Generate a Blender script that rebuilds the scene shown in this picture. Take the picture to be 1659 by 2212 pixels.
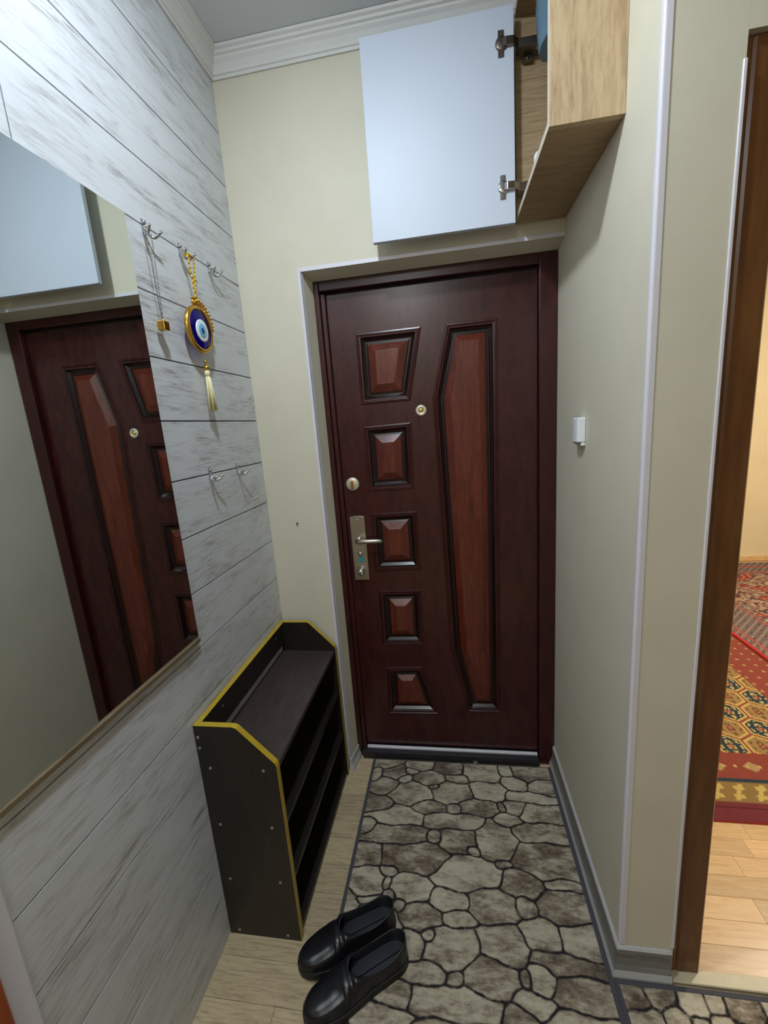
import bpy, bmesh, math, random
import numpy as np
from mathutils import Vector, Matrix
from mathutils.geometry import tessellate_polygon

for o in list(bpy.data.objects):
    bpy.data.objects.remove(o)
random.seed(7)
rng = np.random.default_rng(7)
SC = bpy.context.scene
COL = SC.collection

# ------------------------------------------------------------------ camera
CAM = Vector((0.719, -1.5562, 1.4769))
yaw, pit, rol, FPX = 0.1627, -0.2011, -0.0747, 912.634
fw = Vector((-math.sin(yaw) * math.cos(pit), math.cos(yaw) * math.cos(pit), math.sin(pit)))
r0 = fw.cross(Vector((0, 0, 1))).normalized()
u0 = r0.cross(fw)
rt = math.cos(rol) * r0 + math.sin(rol) * u0
up = -math.sin(rol) * r0 + math.cos(rol) * u0
cd = bpy.data.cameras.new('camera')
cam = bpy.data.objects.new('camera', cd)
COL.objects.link(cam)
M3 = Matrix((rt, up, -fw)).transposed()
cam.matrix_world = Matrix.Translation(CAM) @ M3.to_4x4()
cd.sensor_fit = 'VERTICAL'
cd.sensor_height = 36.0
cd.sensor_width = 27.0
cd.lens = FPX / 2212 * 36.0
cd.clip_start = 0.02
SC.camera = cam

# ------------------------------------------------------------------ world, light levels, exposure
w = bpy.data.worlds.new('world')
SC.world = w
w.use_nodes = True
w.node_tree.nodes['Background'].inputs[0].default_value = (0.75, 0.85, 1.0, 1)
w.node_tree.nodes['Background'].inputs[1].default_value = 0.05
SC.view_settings.view_transform = 'Standard'
SC.view_settings.look = 'None'
SC.view_settings.gamma = 1.0
SC.view_settings.use_curve_mapping = False
SC.view_settings.exposure = 0.72
HALL_LAMP = (0.47, -0.94, 2.69)      # ceiling lamp just above and ahead of the camera
HALL_LAMP_STRENGTH = 335.0
HALL_LAMP_COL = (0.81, 0.915, 1.0)
FILL_LAMP_STRENGTH = 22.0
ROOM_LAMP_STRENGTH = 130.0
ROOM_LAMP_COL = (1.0, 0.91, 0.76)

# ------------------------------------------------------------------ helpers: colour and materials
def lin(c):
    out = []
    for v in c[:3]:
        v = v / 255.0
        out.append(v / 12.92 if v <= 0.04045 else ((v + 0.055) / 1.055) ** 2.4)
    return (*out, 1.0)

class NT:
    def __init__(s, name):
        s.m = bpy.data.materials.new(name)
        s.m.use_nodes = True
        s.t = s.m.node_tree
        s.b = s.t.nodes['Principled BSDF']
    def n(s, typ, **kw):
        nd = s.t.nodes.new(typ)
        for k, v in kw.items():
            setattr(nd, k, v)
        return nd
    def l(s, a, b):
        s.t.links.new(a, b)
    def pos(s, scale=(1, 1, 1), rnd=0.0):
        g = s.n('ShaderNodeNewGeometry')
        v = g.outputs['Position']
        if rnd:
            oi = s.n('ShaderNodeObjectInfo')
            mu = s.n('ShaderNodeMath', operation='MULTIPLY')
            s.l(oi.outputs['Random'], mu.inputs[0]); mu.inputs[1].default_value = rnd
            ad = s.n('ShaderNodeVectorMath', operation='ADD')
            s.l(v, ad.inputs[0]); s.l(mu.outputs[0], ad.inputs[1])
            v = ad.outputs[0]
        mp = s.n('ShaderNodeMapping')
        mp.inputs['Scale'].default_value = scale
        s.l(v, mp.inputs['Vector'])
        return mp.outputs[0]
    def noise(s, vec, scale, detail=6, rough=0.6, dist=0.0):
        nz = s.n('ShaderNodeTexNoise')
        nz.inputs['Scale'].default_value = scale
        nz.inputs['Detail'].default_value = detail
        nz.inputs['Roughness'].default_value = rough
        nz.inputs['Distortion'].default_value = dist
        s.l(vec, nz.inputs['Vector'])
        return nz.outputs['Fac']
    def ramp(s, fac, stops):
        r = s.n('ShaderNodeValToRGB')
        e = r.color_ramp.elements
        while len(e) < len(stops):
            e.new(0.5)
        for el, (p, c) in zip(e, stops):
            el.position = p
            el.color = c if len(c) == 4 else lin(c)
        s.l(fac, r.inputs[0])
        return r.outputs[0]
    def mix(s, fac, a, b, mode='MIX'):
        mx = s.n('ShaderNodeMix', data_type='RGBA', blend_type=mode)
        if hasattr(fac, 'links'):
            s.l(fac, mx.inputs[0])
        else:
            mx.inputs[0].default_value = fac
        for i, x in ((6, a), (7, b)):
            if hasattr(x, 'links'):
                s.l(x, mx.inputs[i])
            else:
                mx.inputs[i].default_value = x
        return mx.outputs[2]
    def math(s, op, a, b=0.0, clamp=False):
        m = s.n('ShaderNodeMath', operation=op, use_clamp=clamp)
        for i, x in ((0, a), (1, b)):
            if hasattr(x, 'links'):
                s.l(x, m.inputs[i])
            else:
                m.inputs[i].default_value = x
        return m.outputs[0]
    def bump(s, h, strength=0.2, dist=0.001):
        b = s.n('ShaderNodeBump')
        b.inputs['Strength'].default_value = strength
        b.inputs['Distance'].default_value = dist
        s.l(h, b.inputs['Height'])
        s.l(b.outputs[0], s.b.inputs['Normal'])
    def col(s, c):
        if hasattr(c, 'links'):
            s.l(c, s.b.inputs['Base Color'])
        else:
            s.b.inputs['Base Color'].default_value = c
    def set(s, rough=0.5, metal=0.0, spec=0.5, coat=0.0):
        s.b.inputs['Roughness'].default_value = rough
        s.b.inputs['Metallic'].default_value = metal
        s.b.inputs['Specular IOR Level'].default_value = spec
        s.b.inputs['Coat Weight'].default_value = coat
        return s

def plain(name, c, rough=0.5, metal=0.0, spec=0.5, var=0.06, vs=40.0):
    t = NT(name)
    base = lin(c)
    f = t.noise(t.pos(), vs, 4)
    lo = tuple(x * (1 - var) for x in base[:3]) + (1,)
    hi = tuple(min(1, x * (1 + var)) for x in base[:3]) + (1,)
    t.col(t.ramp(f, [(0.3, lo), (0.7, hi)]))
    t.set(rough, metal, spec)
    return t.m

def wood(name, c_dark, c_mid, c_light, sc, rough=0.45, rnd=30.0, tone=0.0, spec=0.5, bump=0.1):
    t = NT(name)
    v = t.pos(sc, rnd)
    f1 = t.noise(v, 6.0, 9, 0.62, 0.6)
    f2 = t.noise(t.pos(tuple(a * 3 for a in sc), rnd), 9.0, 6, 0.7, 0.2)
    f = t.math('ADD', t.math('MULTIPLY', f1, 0.7), t.math('MULTIPLY', f2, 0.3))
    c = t.ramp(f, [(0.32, c_dark), (0.5, c_mid), (0.68, c_light)])
    if tone:
        oi = t.n('ShaderNodeObjectInfo')
        k = t.math('ADD', t.math('MULTIPLY', oi.outputs['Random'], tone), 1.0 - tone)
        cmb = t.n('ShaderNodeCombineColor')
        for i in range(3):
            t.l(k, cmb.inputs[i])
        c = t.mix(1.0, c, cmb.outputs[0], 'MULTIPLY')
    t.col(c)
    t.set(rough, 0, spec)
    if bump:
        t.bump(f, bump, 0.0006)
    return t.m

MAT = {}
# wallpaper: warm cream with a fine woven relief
t = NT('cream_wallpaper')
f = t.noise(t.pos((1, 1, 1)), 5.0, 5)
f2 = t.noise(t.pos((220, 220, 60)), 1.0, 3)
t.col(t.ramp(f, [(0.25, (204, 199, 180)), (0.75, (212, 207, 188))]))
t.set(0.62, 0, 0.35); t.bump(f2, 0.18, 0.0008)
MAT['wall'] = t.m
MAT['plaster'] = plain('white_plaster', (214, 214, 212), 0.6, 0, 0.3, 0.02, 8)
MAT['ceiling'] = plain('ceiling_paint', (212, 217, 224), 0.55, 0, 0.4, 0.02, 5)
MAT['white_trim'] = plain('white_plastic_trim', (214, 212, 220), 0.35, 0, 0.5, 0.015, 20)
MAT['room_wall'] = plain('room_wallpaper', (232, 218, 184), 0.6, 0, 0.3, 0.03, 6)
# whitewashed planks
t = NT('whitewashed_plank')
v = t.pos((2.0, 2.0, 9.0), 40.0)
fa = t.noise(v, 2.2, 4, 0.6, 0.8)
fb = t.noise(t.pos((4.0, 4.5, 55.0), 40.0), 3.0, 8, 0.72, 0.5)
fc = t.noise(t.pos((8.0, 9.0, 160.0), 40.0), 3.0, 4, 0.7, 0.2)
fl = t.math('MULTIPLY', t.math('SUBTRACT', fa, 0.42, True), 3.4, True)
fs = t.math('MULTIPLY', t.math('SUBTRACT', fb, 0.43, True), 4.0, True)
ft = t.math('MULTIPLY', t.math('SUBTRACT', fc, 0.50, True), 4.0, True)
k = t.math('ADD', t.math('MULTIPLY', t.math('MULTIPLY', fl, fs), 1.08), t.math('MULTIPLY', t.math('MULTIPLY', ft, fl), 0.4), True)
k = t.math('ADD', k, t.math('MULTIPLY', fs, 0.10), True)
t.col(t.ramp(k, [(0.0, (206, 209, 213)), (0.35, (184, 185, 186)), (0.75, (146, 143, 140)), (1.0, (116, 112, 108))]))
t.set(0.34, 0, 0.5); t.bump(t.math('ADD', fb, fc), 0.12, 0.0006)
MAT['plank'] = t.m
MAT['dark_gap'] = plain('plank_joint_backing', (52, 54, 60), 0.8, 0, 0.2)
MAT['oak_floor'] = wood('oak_floor', (150, 130, 102), (198, 178, 142), (214, 196, 162), (2.2, 22.0, 1.0), 0.42, 30, 0.22)
MAT['maple_floor'] = wood('maple_floor', (206, 164, 112), (226, 190, 140), (236, 206, 162), (1.6, 18.0, 1.0), 0.3, 30, 0.22)
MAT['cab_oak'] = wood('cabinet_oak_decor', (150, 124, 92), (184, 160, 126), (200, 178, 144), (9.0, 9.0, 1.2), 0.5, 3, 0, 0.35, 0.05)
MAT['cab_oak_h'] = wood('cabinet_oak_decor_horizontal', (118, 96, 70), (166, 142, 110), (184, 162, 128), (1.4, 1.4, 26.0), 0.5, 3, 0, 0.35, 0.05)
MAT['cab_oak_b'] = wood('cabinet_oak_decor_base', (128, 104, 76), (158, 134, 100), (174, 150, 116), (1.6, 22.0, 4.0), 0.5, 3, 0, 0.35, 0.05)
MAT['edge_band'] = plain('pale_edge_band', (202, 190, 168), 0.45)
MAT['white_gloss'] = plain('white_cabinet_laminate', (198, 207, 221), 0.48, 0, 0.4, 0.01, 6)
MAT['mahogany'] = wood('mahogany_door_paint', (40, 13, 13), (57, 20, 20), (70, 26, 25), (5.0, 5.0, 1.3), 0.27, 0, 0, 0.5, 0.03)
MAT['mahogany_red'] = wood('red_mahogany_field', (70, 27, 18), (92, 38, 26), (110, 50, 36), (8.0, 8.0, 1.2), 0.25, 8, 0, 0.5, 0.03)
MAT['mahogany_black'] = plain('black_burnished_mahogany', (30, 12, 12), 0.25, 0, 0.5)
MAT['frame_brown'] = wood('entrance_frame_paint', (40, 12, 13), (56, 18, 18), (68, 24, 24), (6.0, 6.0, 1.4), 0.3, 0, 0, 0.5, 0.03)
MAT['dark_sill'] = plain('dark_sill_paint', (38, 36, 42), 0.4)
MAT['seal'] = plain('black_rubber_seal', (16, 14, 15), 0.7)
MAT['steel'] = plain('brushed_steel', (196, 190, 176), 0.32, 1.0, 0.5, 0.04, 200)
MAT['pale_nickel'] = plain('pale_nickel', (212, 204, 184), 0.45, 0.55)
MAT['chrome'] = plain('polished_chrome', (205, 208, 212), 0.12, 1.0)
MAT['dark_metal'] = plain('dark_nickel', (120, 112, 106), 0.35, 1.0)
MAT['brass'] = plain('brass', (220, 186, 96), 0.25, 1.0)
MAT['gold'] = plain('gold_plate', (214, 166, 70), 0.24, 1.0)
MAT['silver_strip'] = plain('aluminium_strip', (226, 226, 230), 0.4, 0.15)
MAT['teal'] = plain('teal_sticker', (40, 140, 150), 0.4)
t = NT('casing_brown')
v = t.pos((7, 7, 0.9), 0)
t.col(t.ramp(t.noise(v, 6, 7, 0.6, 0.4), [(0.3, (88, 54, 25)), (0.6, (110, 70, 35)), (0.8, (124, 82, 44))]))
t.set(0.3, 0, 0.5)
MAT['casing'] = t.m
MAT['door_orange'] = wood('orange_brown_door', (120, 52, 16), (150, 70, 26), (168, 84, 36), (7, 7, 0.9), 0.35, 0, 0, 0.4, 0.02)
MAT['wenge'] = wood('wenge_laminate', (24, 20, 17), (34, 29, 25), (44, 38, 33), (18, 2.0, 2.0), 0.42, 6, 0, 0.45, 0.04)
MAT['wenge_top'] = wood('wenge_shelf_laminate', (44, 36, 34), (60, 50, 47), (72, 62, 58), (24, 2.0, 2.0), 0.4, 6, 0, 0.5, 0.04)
MAT['yellow_edge'] = plain('yellow_edge_band', (180, 152, 40), 0.4)
MAT['screw'] = plain('zinc_screw', (190, 190, 186), 0.3, 1.0)
MAT['skirt'] = wood('grey_wood_skirting', (98, 97, 92), (122, 121, 116), (138, 137, 131), (3, 3, 30), 0.4, 0, 0, 0.4, 0.03)
MAT['skirt_edge'] = plain('pale_skirting_edge', (182, 183, 182), 0.4)
MAT['mirror'] = None
t = NT('mirror_silver'); t.col((0.74, 0.78, 0.76, 1)); t.set(0.015, 1.0); MAT['mirror'] = t.m
MAT['glass_edge'] = plain('mirror_glass_edge', (150, 160, 160), 0.2)
MAT['ledge'] = wood('mirror_ledge_beige', (92, 80, 62), (112, 98, 76), (128, 112, 90), (8, 2, 8), 0.4, 0, 0, 0.4, 0.03)
# leather
t = NT('black_leather')
vo = t.n('ShaderNodeTexVoronoi'); vo.inputs['Scale'].default_value = 420
t.l(t.pos(), vo.inputs['Vector'])
f = t.noise(t.pos(), 30, 4)
t.col(t.ramp(f, [(0.3, (13, 14, 18)), (0.7, (24, 25, 30))]))
t.set(0.32, 0, 0.55); t.bump(vo.outputs['Distance'], 0.15, 0.0006)
MAT['leather'] = t.m
MAT['lining'] = plain('dark_shoe_lining', (38, 40, 48), 0.4)
MAT['rubber'] = plain('black_rubber_sole', (24, 22, 21), 0.6)
MAT['navy_glass'] = None
t = NT('navy_glass')
t.col(lin((22, 10, 96))); t.set(0.06, 0, 0.6)
tr = t.n('ShaderNodeBsdfTransparent'); tr.inputs[0].default_value = (0.16, 0.07, 0.95, 1)
ms = t.n('ShaderNodeMixShader'); ms.inputs[0].default_value = 0.62
t.l(t.b.outputs[0], ms.inputs[1]); t.l(tr.outputs[0], ms.inputs[2])
t.l(ms.outputs[0], t.t.nodes['Material Output'].inputs[0])
MAT['navy_glass'] = t.m
MAT['eye_navy'] = plain('opaque_navy', (34, 18, 92), 0.12)
MAT['eye_white'] = plain('eye_white', (236, 240, 244), 0.15)
MAT['eye_blue'] = plain('eye_light_blue', (120, 190, 225), 0.15)
MAT['eye_pupil'] = plain('eye_pupil_blue', (40, 80, 130), 0.15)
MAT['tassel'] = wood('cream_tassel_thread', (206, 196, 140), (232, 226, 180), (244, 240, 204), (60, 60, 2), 0.6, 0, 0, 0.3, 0.2)
MAT['ribbon'] = plain('gold_ribbon', (214, 172, 48), 0.35, 0.3)
MAT['plastic_white'] = plain('white_plastic', (228, 230, 234), 0.35, 0, 0.5, 0.01)
MAT['grey_plastic'] = plain('grey_plastic', (150, 152, 150), 0.5)
MAT['blue_bag'] = plain('blue_grey_plastic_bag', (84, 116, 134), 0.35, 0, 0.5, 0.12, 12)
MAT['nail'] = plain('nail_grey', (96, 92, 84), 0.5, 0.6)
MAT['binding'] = plain('grey_carpet_binding', (78, 77, 83), 0.9, 0, 0.1, 0.15, 300)
MAT['jute'] = plain('loose_carpet_thread', (150, 146, 128), 0.9, 0, 0.1)
MAT['threshold'] = plain('beige_threshold', (196, 186, 156), 0.45)

def emit(name, c, s):
    t = NT(name)
    t.col((0.8, 0.8, 0.8, 1))
    t.b.inputs['Emission Color'].default_value = (*c, 1)
    t.b.inputs['Emission Strength'].default_value = s
    return t.m

# ------------------------------------------------------------------ helpers: objects
def tag(o, label=None, cat=None, group=None, kind=None):
    if label: o['label'] = label
    if cat: o['category'] = cat
    if group: o['group'] = group
    if kind: o['kind'] = kind
    return o

def link(name, me, mats, parent=None):
    o = bpy.data.objects.new(name, me)
    COL.objects.link(o)
    if not isinstance(mats, (list, tuple)):
        mats = [mats]
    if not me.materials:
        for m in mats:
            me.materials.append(m)
    if parent is not None:
        o.parent = parent
        o.matrix_parent_inverse = Matrix.Translation(parent.matrix_basis.translation).inverted() if parent.type == 'EMPTY' else Matrix()
    return o

def empty(name, loc=(0, 0, 0)):
    o = bpy.data.objects.new(name, None)
    COL.objects.link(o)
    o.location = loc
    o.empty_display_size = 0.05
    return o

def mesh_bm(bm, name, smooth=False):
    me = bpy.data.meshes.new(name)
    bmesh.ops.recalc_face_normals(bm, faces=bm.faces)
    bm.to_mesh(me); bm.free()
    if smooth:
        me.polygons.foreach_set('use_smooth', [True] * len(me.polygons))
    return me

def pyd(name, vs, fs, mats, parent=None, smooth=False, recalc=True):
    bm = bmesh.new()
    bv = [bm.verts.new(v) for v in vs]
    for f in fs:
        try:
            bm.faces.new([bv[i] for i in f])
        except ValueError:
            pass
    if recalc:
        me = mesh_bm(bm, name, smooth)
    else:
        me = bpy.data.meshes.new(name); bm.to_mesh(me); bm.free()
    return link(name, me, mats, parent)

def bm_box(bm, a, b, bev=0.0, seg=1, mi=0):
    x0, y0, z0 = a; x1, y1, z1 = b
    v = [bm.verts.new(p) for p in ((x0, y0, z0), (x1, y0, z0), (x1, y1, z0), (x0, y1, z0), (x0, y0, z1), (x1, y0, z1), (x1, y1, z1), (x0, y1, z1))]
    fs = [bm.faces.new([v[i] for i in f]) for f in ((0, 3, 2, 1), (4, 5, 6, 7), (0, 1, 5, 4), (1, 2, 6, 5), (2, 3, 7, 6), (3, 0, 4, 7))]
    for f in fs:
        f.material_index = mi
    if bev > 0:
        es = set(e for f in fs for e in f.edges)
        r = bmesh.ops.bevel(bm, geom=list(es), offset=bev, segments=seg, profile=0.5, affect='EDGES')
        for f in r['faces']:
            f.material_index = mi

def box(name, a, b, mat, parent=None, bev=0.0, seg=1):
    bm = bmesh.new()
    bm_box(bm, a, b, bev, seg)
    return link(name, mesh_bm(bm, name), mat, parent)

def prism(bm, pts, axis, lo, hi, bev=0.0, mi=0):
    # pts: 2-D outline in the two remaining axes (x,y,z order without axis)
    def P(q, t):
        if axis == 0: return (t, q[0], q[1])
        if axis == 1: return (q[0], t, q[1])
        return (q[0], q[1], t)
    n = len(pts)
    A = [bm.verts.new(P(q, lo)) for q in pts]
    B = [bm.verts.new(P(q, hi)) for q in pts]
    fs = [bm.faces.new(A), bm.faces.new(B[::-1])]
    for i in range(n):
        fs.append(bm.faces.new((A[i], B[i], B[(i + 1) % n], A[(i + 1) % n])))
    for f in fs: f.material_index = mi
    if bev > 0:
        bmesh.ops.recalc_face_normals(bm, faces=fs)
        es = set(e for f in fs for e in f.edges)
        r = bmesh.ops.bevel(bm, geom=list(es), offset=bev, segments=1, affect='EDGES')
        for f in r['faces']: f.material_index = mi
    return fs

def tube(bm, pts, rad, seg=8, mi=0, cap=True):
    pts = [Vector(p) for p in pts]
    rads = rad if isinstance(rad, (list, tuple)) else [rad] * len(pts)
    rings = []
    prev = None
    for i, p in enumerate(pts):
        d = (pts[min(i + 1, len(pts) - 1)] - pts[max(i - 1, 0)]).normalized()
        if prev is None:
            a = d.orthogonal().normalized()
        else:
            a = (prev - d * prev.dot(d)).normalized()
        prev = a
        b = d.cross(a)
        rings.append([bm.verts.new(p + rads[i] * (math.cos(2 * math.pi * k / seg) * a + math.sin(2 * math.pi * k / seg) * b)) for k in range(seg)])
    for i in range(len(rings) - 1):
        for k in range(seg):
            f = bm.faces.new((rings[i][k], rings[i][(k + 1) % seg], rings[i + 1][(k + 1) % seg], rings[i + 1][k]))
            f.material_index = mi; f.smooth = True
    if cap:
        for r in (rings[0][::-1], rings[-1]):
            bm.faces.new(r).material_index = mi

def lathe(bm, prof, c, ax, seg=24, mi=0):
    # prof: list of (radius, height) along axis ax from centre c
    ax = Vector(ax).normalized(); a = ax.orthogonal().normalized(); b = ax.cross(a); c = Vector(c)
    rings = []
    for r, h in prof:
        if r < 1e-6:
            rings.append([bm.verts.new(c + ax * h)])
        else:
            rings.append([bm.verts.new(c + ax * h + r * (math.cos(2 * math.pi * k / seg) * a + math.sin(2 * math.pi * k / seg) * b)) for k in range(seg)])
    for i in range(len(rings) - 1):
        R, S = rings[i], rings[i + 1]
        for k in range(seg):
            k2 = (k + 1) % seg
            if len(R) == 1 and len(S) == 1: continue
            if len(R) == 1: f = bm.faces.new((R[0], S[k], S[k2]))
            elif len(S) == 1: f = bm.faces.new((R[k], R[k2], S[0]))
            else: f = bm.faces.new((R[k], R[k2], S[k2], S[k]))
            f.material_index = mi; f.smooth = True

def bmobj(name, fn, mats, parent=None, smooth=False):
    bm = bmesh.new(); fn(bm)
    return link(name, mesh_bm(bm, name, smooth), mats, parent)

def sweep(bm, prof, path, closed_prof=True, mi=None):
    # prof: (out, z) pairs; path: list of (x, y, nx, ny) with nx,ny the mitred outward offset direction
    n = len(prof)
    rings = [[bm.verts.new((x + o * nx, y + o * ny, z)) for o, z in prof] for x, y, nx, ny in path]
    for i in range(len(rings) - 1):
        for k in range(n if closed_prof else n - 1):
            f = bm.faces.new((rings[i][k], rings[i][(k + 1) % n], rings[i + 1][(k + 1) % n], rings[i + 1][k]))
            if mi: f.material_index = mi[k % len(mi)]
    if closed_prof:
        bm.faces.new(rings[0][::-1]); bm.faces.new(rings[-1])

# ------------------------------------------------------------------ dimensions (metres, from the photograph's perspective)
XR = 1.1077      # right wall plane
YC = -0.623      # end of the right wall, where the passage opens
ZC = 2.69        # ceiling
DX0, DZ = 0.2315, 2.0235   # entrance opening, outer edge
FX0, FZ, FD = 0.2477, 2.0114, 0.0814
PITCH = 0.1571
SEAM0 = 2.001

# ------------------------------------------------------------------ structure
S = 'structure'
fl = box('floor', (-0.2, -3.2, -0.08), (4.6, 2.9, -0.006), MAT['oak_floor'])
tag(fl, 'beige oak-look plank floor of the entrance hall', 'floor', kind=S)
rows = 15
for i in range(rows):
    y1 = 0.06 - i * 0.0945 if i else 0.06
    y1 = 0.0575 - i * 0.0945
    y0 = y1 - 0.0945
    js = [-0.002, random.uniform(0.42, 0.9), 1.13]
    if i == 9: js = [-0.002, 0.205, 0.86, 1.13]
    if i == 7: js = [-0.002, 0.30, 1.13]
    for a, b in zip(js, js[1:]):
        p = box('plank', (a + 0.0004, y0 + 0.0004, -0.006), (b - 0.0004, y1 - 0.0004, 0.0), MAT['oak_floor'], fl, 0.0006)
# maple planks of the room beyond the doorway
mf = box('floor', (1.25, -0.603, -0.0058), (4.4, 2.66, -0.005), MAT['maple_floor'])
mf.name = 'floor_room'
tag(mf, 'pale maple laminate floor of the bright room through the doorway', 'floor', kind=S)
for i in range(9):
    y0 = -0.602 + i * 0.066
    a = 1.27 + random.uniform(-0.25, 0.0)
    a = max(a, 1.252)
    while a < 2.6:
        b = a + random.uniform(0.28, 0.55)
        box('plank', (a + 0.0003, y0 + 0.0003, -0.005), (b - 0.0003, y0 + 0.0657, 0.0), MAT['maple_floor'], mf, 0.0004)
        a = b
ce = box('ceiling', (-0.2, -3.2, ZC), (4.6, 2.9, ZC + 0.1), MAT['ceiling'])
tag(ce, 'pale grey painted ceiling above the hall', 'ceiling', kind=S)

# left wall: backing and whitewashed planks
wl = box('wall_left', (-0.15, -1.128, 0.0), (-0.010, 0.3, ZC), MAT['dark_gap'])
tag(wl, 'whitewashed grey plank-clad wall on the left holding the mirror and hooks', 'wall', kind=S)
joints = {0: None, 3: -0.198, 0 + 1: -0.815, -3: -0.415, -7: -0.127, -5: None, 2: None}
lo = int((0.0 - SEAM0) / PITCH) - 1
for r in range(lo, 5):
    z0 = SEAM0 + r * PITCH
    z1 = z0 + PITCH
    z0 = max(z0, 0.0); z1 = min(z1, ZC)
    if z1 - z0 < 0.01: continue
    key = r - 0
    j = None
    zmid = SEAM0 + (r + 0.5) * PITCH
    for zz, yy in ((2.55, -0.198), (2.08, -0.815), (1.45, -0.415), (0.826, -0.127)):
        if abs(zmid - zz) < 0.07: j = yy
    ends = [-1.128, 0.0] if j is None else [-1.128, j, 0.0]
    for a, b in zip(ends, ends[1:]):
        g = 0.0017
        box('plank', (-0.0098, a + (0.0013 if a > -1.12 else 0), z0 + g), (0.0, b - (0.0013 if b < -0.01 else 0), z1 - g), MAT['plank'], wl, 0.0003)

def far_wall(bm):
    prism(bm, [(-0.15, 0.0), (DX0, 0.0), (FX0, FD), (FX0, 0.30), (-0.15, 0.30)], 2, 0.0, DZ)
    prism(bm, [(0.0, DZ), (0.0, ZC), (0.30, ZC), (0.30, FZ), (FD, FZ)], 0, -0.15, XR + 0.13)
wf = bmobj('wall_far', far_wall, MAT['wall'])
tag(wf, 'cream wallpapered end wall around the recessed entrance door', 'wall', kind=S)
wr = box('wall_right', (XR, YC, 0.0), (XR + 0.13, 0.30, ZC), MAT['wall'])
tag(wr, 'cream wallpapered right wall of the hall with its free corner', 'wall', kind=S)
wb = box('wall_back', (-0.2, -3.0, 0), (3.6, -2.9, ZC), MAT['wall'])
tag(wb, 'cream wall behind the viewpoint closing the hall', 'wall', kind=S)
wlb = box('wall_left_back', (-0.15, -2.9, 0), (0.0, -2.10, ZC), MAT['wall'])
tag(wlb, 'cream wall on the left behind the viewpoint', 'wall', kind=S)
def lintel_l(bm):
    bm_box(bm, (-0.15, -2.10, 2.1), (0.0, -1.24, ZC))
    bm_box(bm, (-0.15, -1.24, 0.0), (-0.012, -1.128, ZC))
tag(bmobj('wall_left_header', lintel_l, MAT['plaster']), 'pale wall above and beside the orange-brown door on the left', 'wall', kind=S)
wp = box('wall_passage_end', (3.5, -2.9, 0), (3.6, -0.62, ZC), MAT['wall'])
tag(wp, 'cream wall at the far end of the side passage', 'wall', kind=S)
# wall with the doorway to the bright room
WX = 1.240
def room_front(bm):
    bm_box(bm, (WX - 0.002 + 0.0, YC, 2.075), (2.12, -0.50, ZC))
    bm_box(bm, (2.12, YC, 0.0), (4.4, -0.50, ZC))
tag(bmobj('wall_room_front', room_front, MAT['wall']), 'cream wall over and beside the doorway to the bright room', 'wall', kind=S)
def room_shell(bm):
    bm_box(bm, (XR + 0.131, -0.499, 0), (XR + 0.15, 2.66, ZC))
    bm_box(bm, (4.3, -0.499, 0), (4.4, 2.66, ZC))
    bm_box(bm, (XR + 0.131, 2.66, 0), (4.4, 2.76, ZC))
tag(bmobj('wall_room_back', room_shell, MAT['room_wall']), 'bright cream wall at the back of the room through the doorway', 'wall', kind=S)
bb = box('baseboard_room', (XR + 0.152, 2.645, 0), (4.29, 2.659, 0.045), MAT['maple_floor'])
tag(bb, 'low pale wooden baseboard at the back of the bright room', 'baseboard', kind=S)

# crown moulding on left and far walls (mitred)
CP = [(0.0, 2.622), (0.005, 2.622), (0.007, 2.630), (0.011, 2.632), (0.013, 2.640), (0.020, 2.654), (0.027, 2.662), (0.028, 2.668), (0.034, 2.671), (0.035, 2.678), (0.042, 2.682), (0.043, 2.689), (0.0, 2.689)]
tag(bmobj('trim_1', lambda bm: sweep(bm, CP, [(0.0005, -1.2, 1, 0), (0.0005, -0.0005, 1, -1)]), MAT['plaster']), 'white stepped crown moulding along the top of the plank wall', 'crown moulding', kind=S)
tag(bmobj('trim_2', lambda bm: sweep(bm, CP, [(0.0005, -0.0005, 1, -1), (XR - 0.0005, -0.0005, -1, -1)]), MAT['plaster']), 'white stepped crown moulding along the top of the door wall', 'crown moulding', kind=S)

tag(bmobj('trim_8', lambda bm: sweep(bm, CP, [(XR - 0.0005, -0.470, -1, 0), (XR - 0.0025, YC - 0.0025, -1, -1), (3.49, YC - 0.0025, 0, -1)]), MAT['plaster']), 'white stepped crown moulding turning the free corner of the right wall', 'crown moulding', kind=S)
# white corner strips: around the entrance opening and on the free corner
def angle(bm):
    ww, th = 0.011, 0.0015
    # left leg, front and return
    bm_box(bm, (DX0 - ww, -th, 0.06), (DX0 + 0.002, 0.0, DZ + ww), 0.0004)
    prism(bm, [(DX0, -th), (DX0 + 0.002, -th), (DX0 + 0.0052, 0.0115), (DX0 + 0.0032, 0.0115)], 2, 0.06, DZ)
    bm_box(bm, (DX0 + 0.0025, -th, DZ - 0.002), (XR, 0.0, DZ + ww), 0.0004)
tag(bmobj('trim_3', angle, MAT['white_trim']), 'white plastic corner strip around the entrance door recess', 'corner strip', kind=S)
def corner_strip(bm):
    n = 7
    arc = []
    R = 0.006
    for i in range(n):
        a = math.pi + i / (n - 1) * math.pi / 2
        arc.append((XR + R - 0.002 + R * math.cos(a), YC + R - 0.002 + R * math.sin(a)))
    pts = [(XR - 0.002, YC + 0.009)] + arc + [(XR + 0.013, YC - 0.002), (XR + 0.013, YC), (XR, YC), (XR, YC + 0.009)]
    prism(bm, pts, 2, 0.095, ZC)
tag(bmobj('trim_4', corner_strip, MAT['white_trim']), 'white plastic corner strip on the free corner of the right wall', 'corner strip', kind=S)
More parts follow.
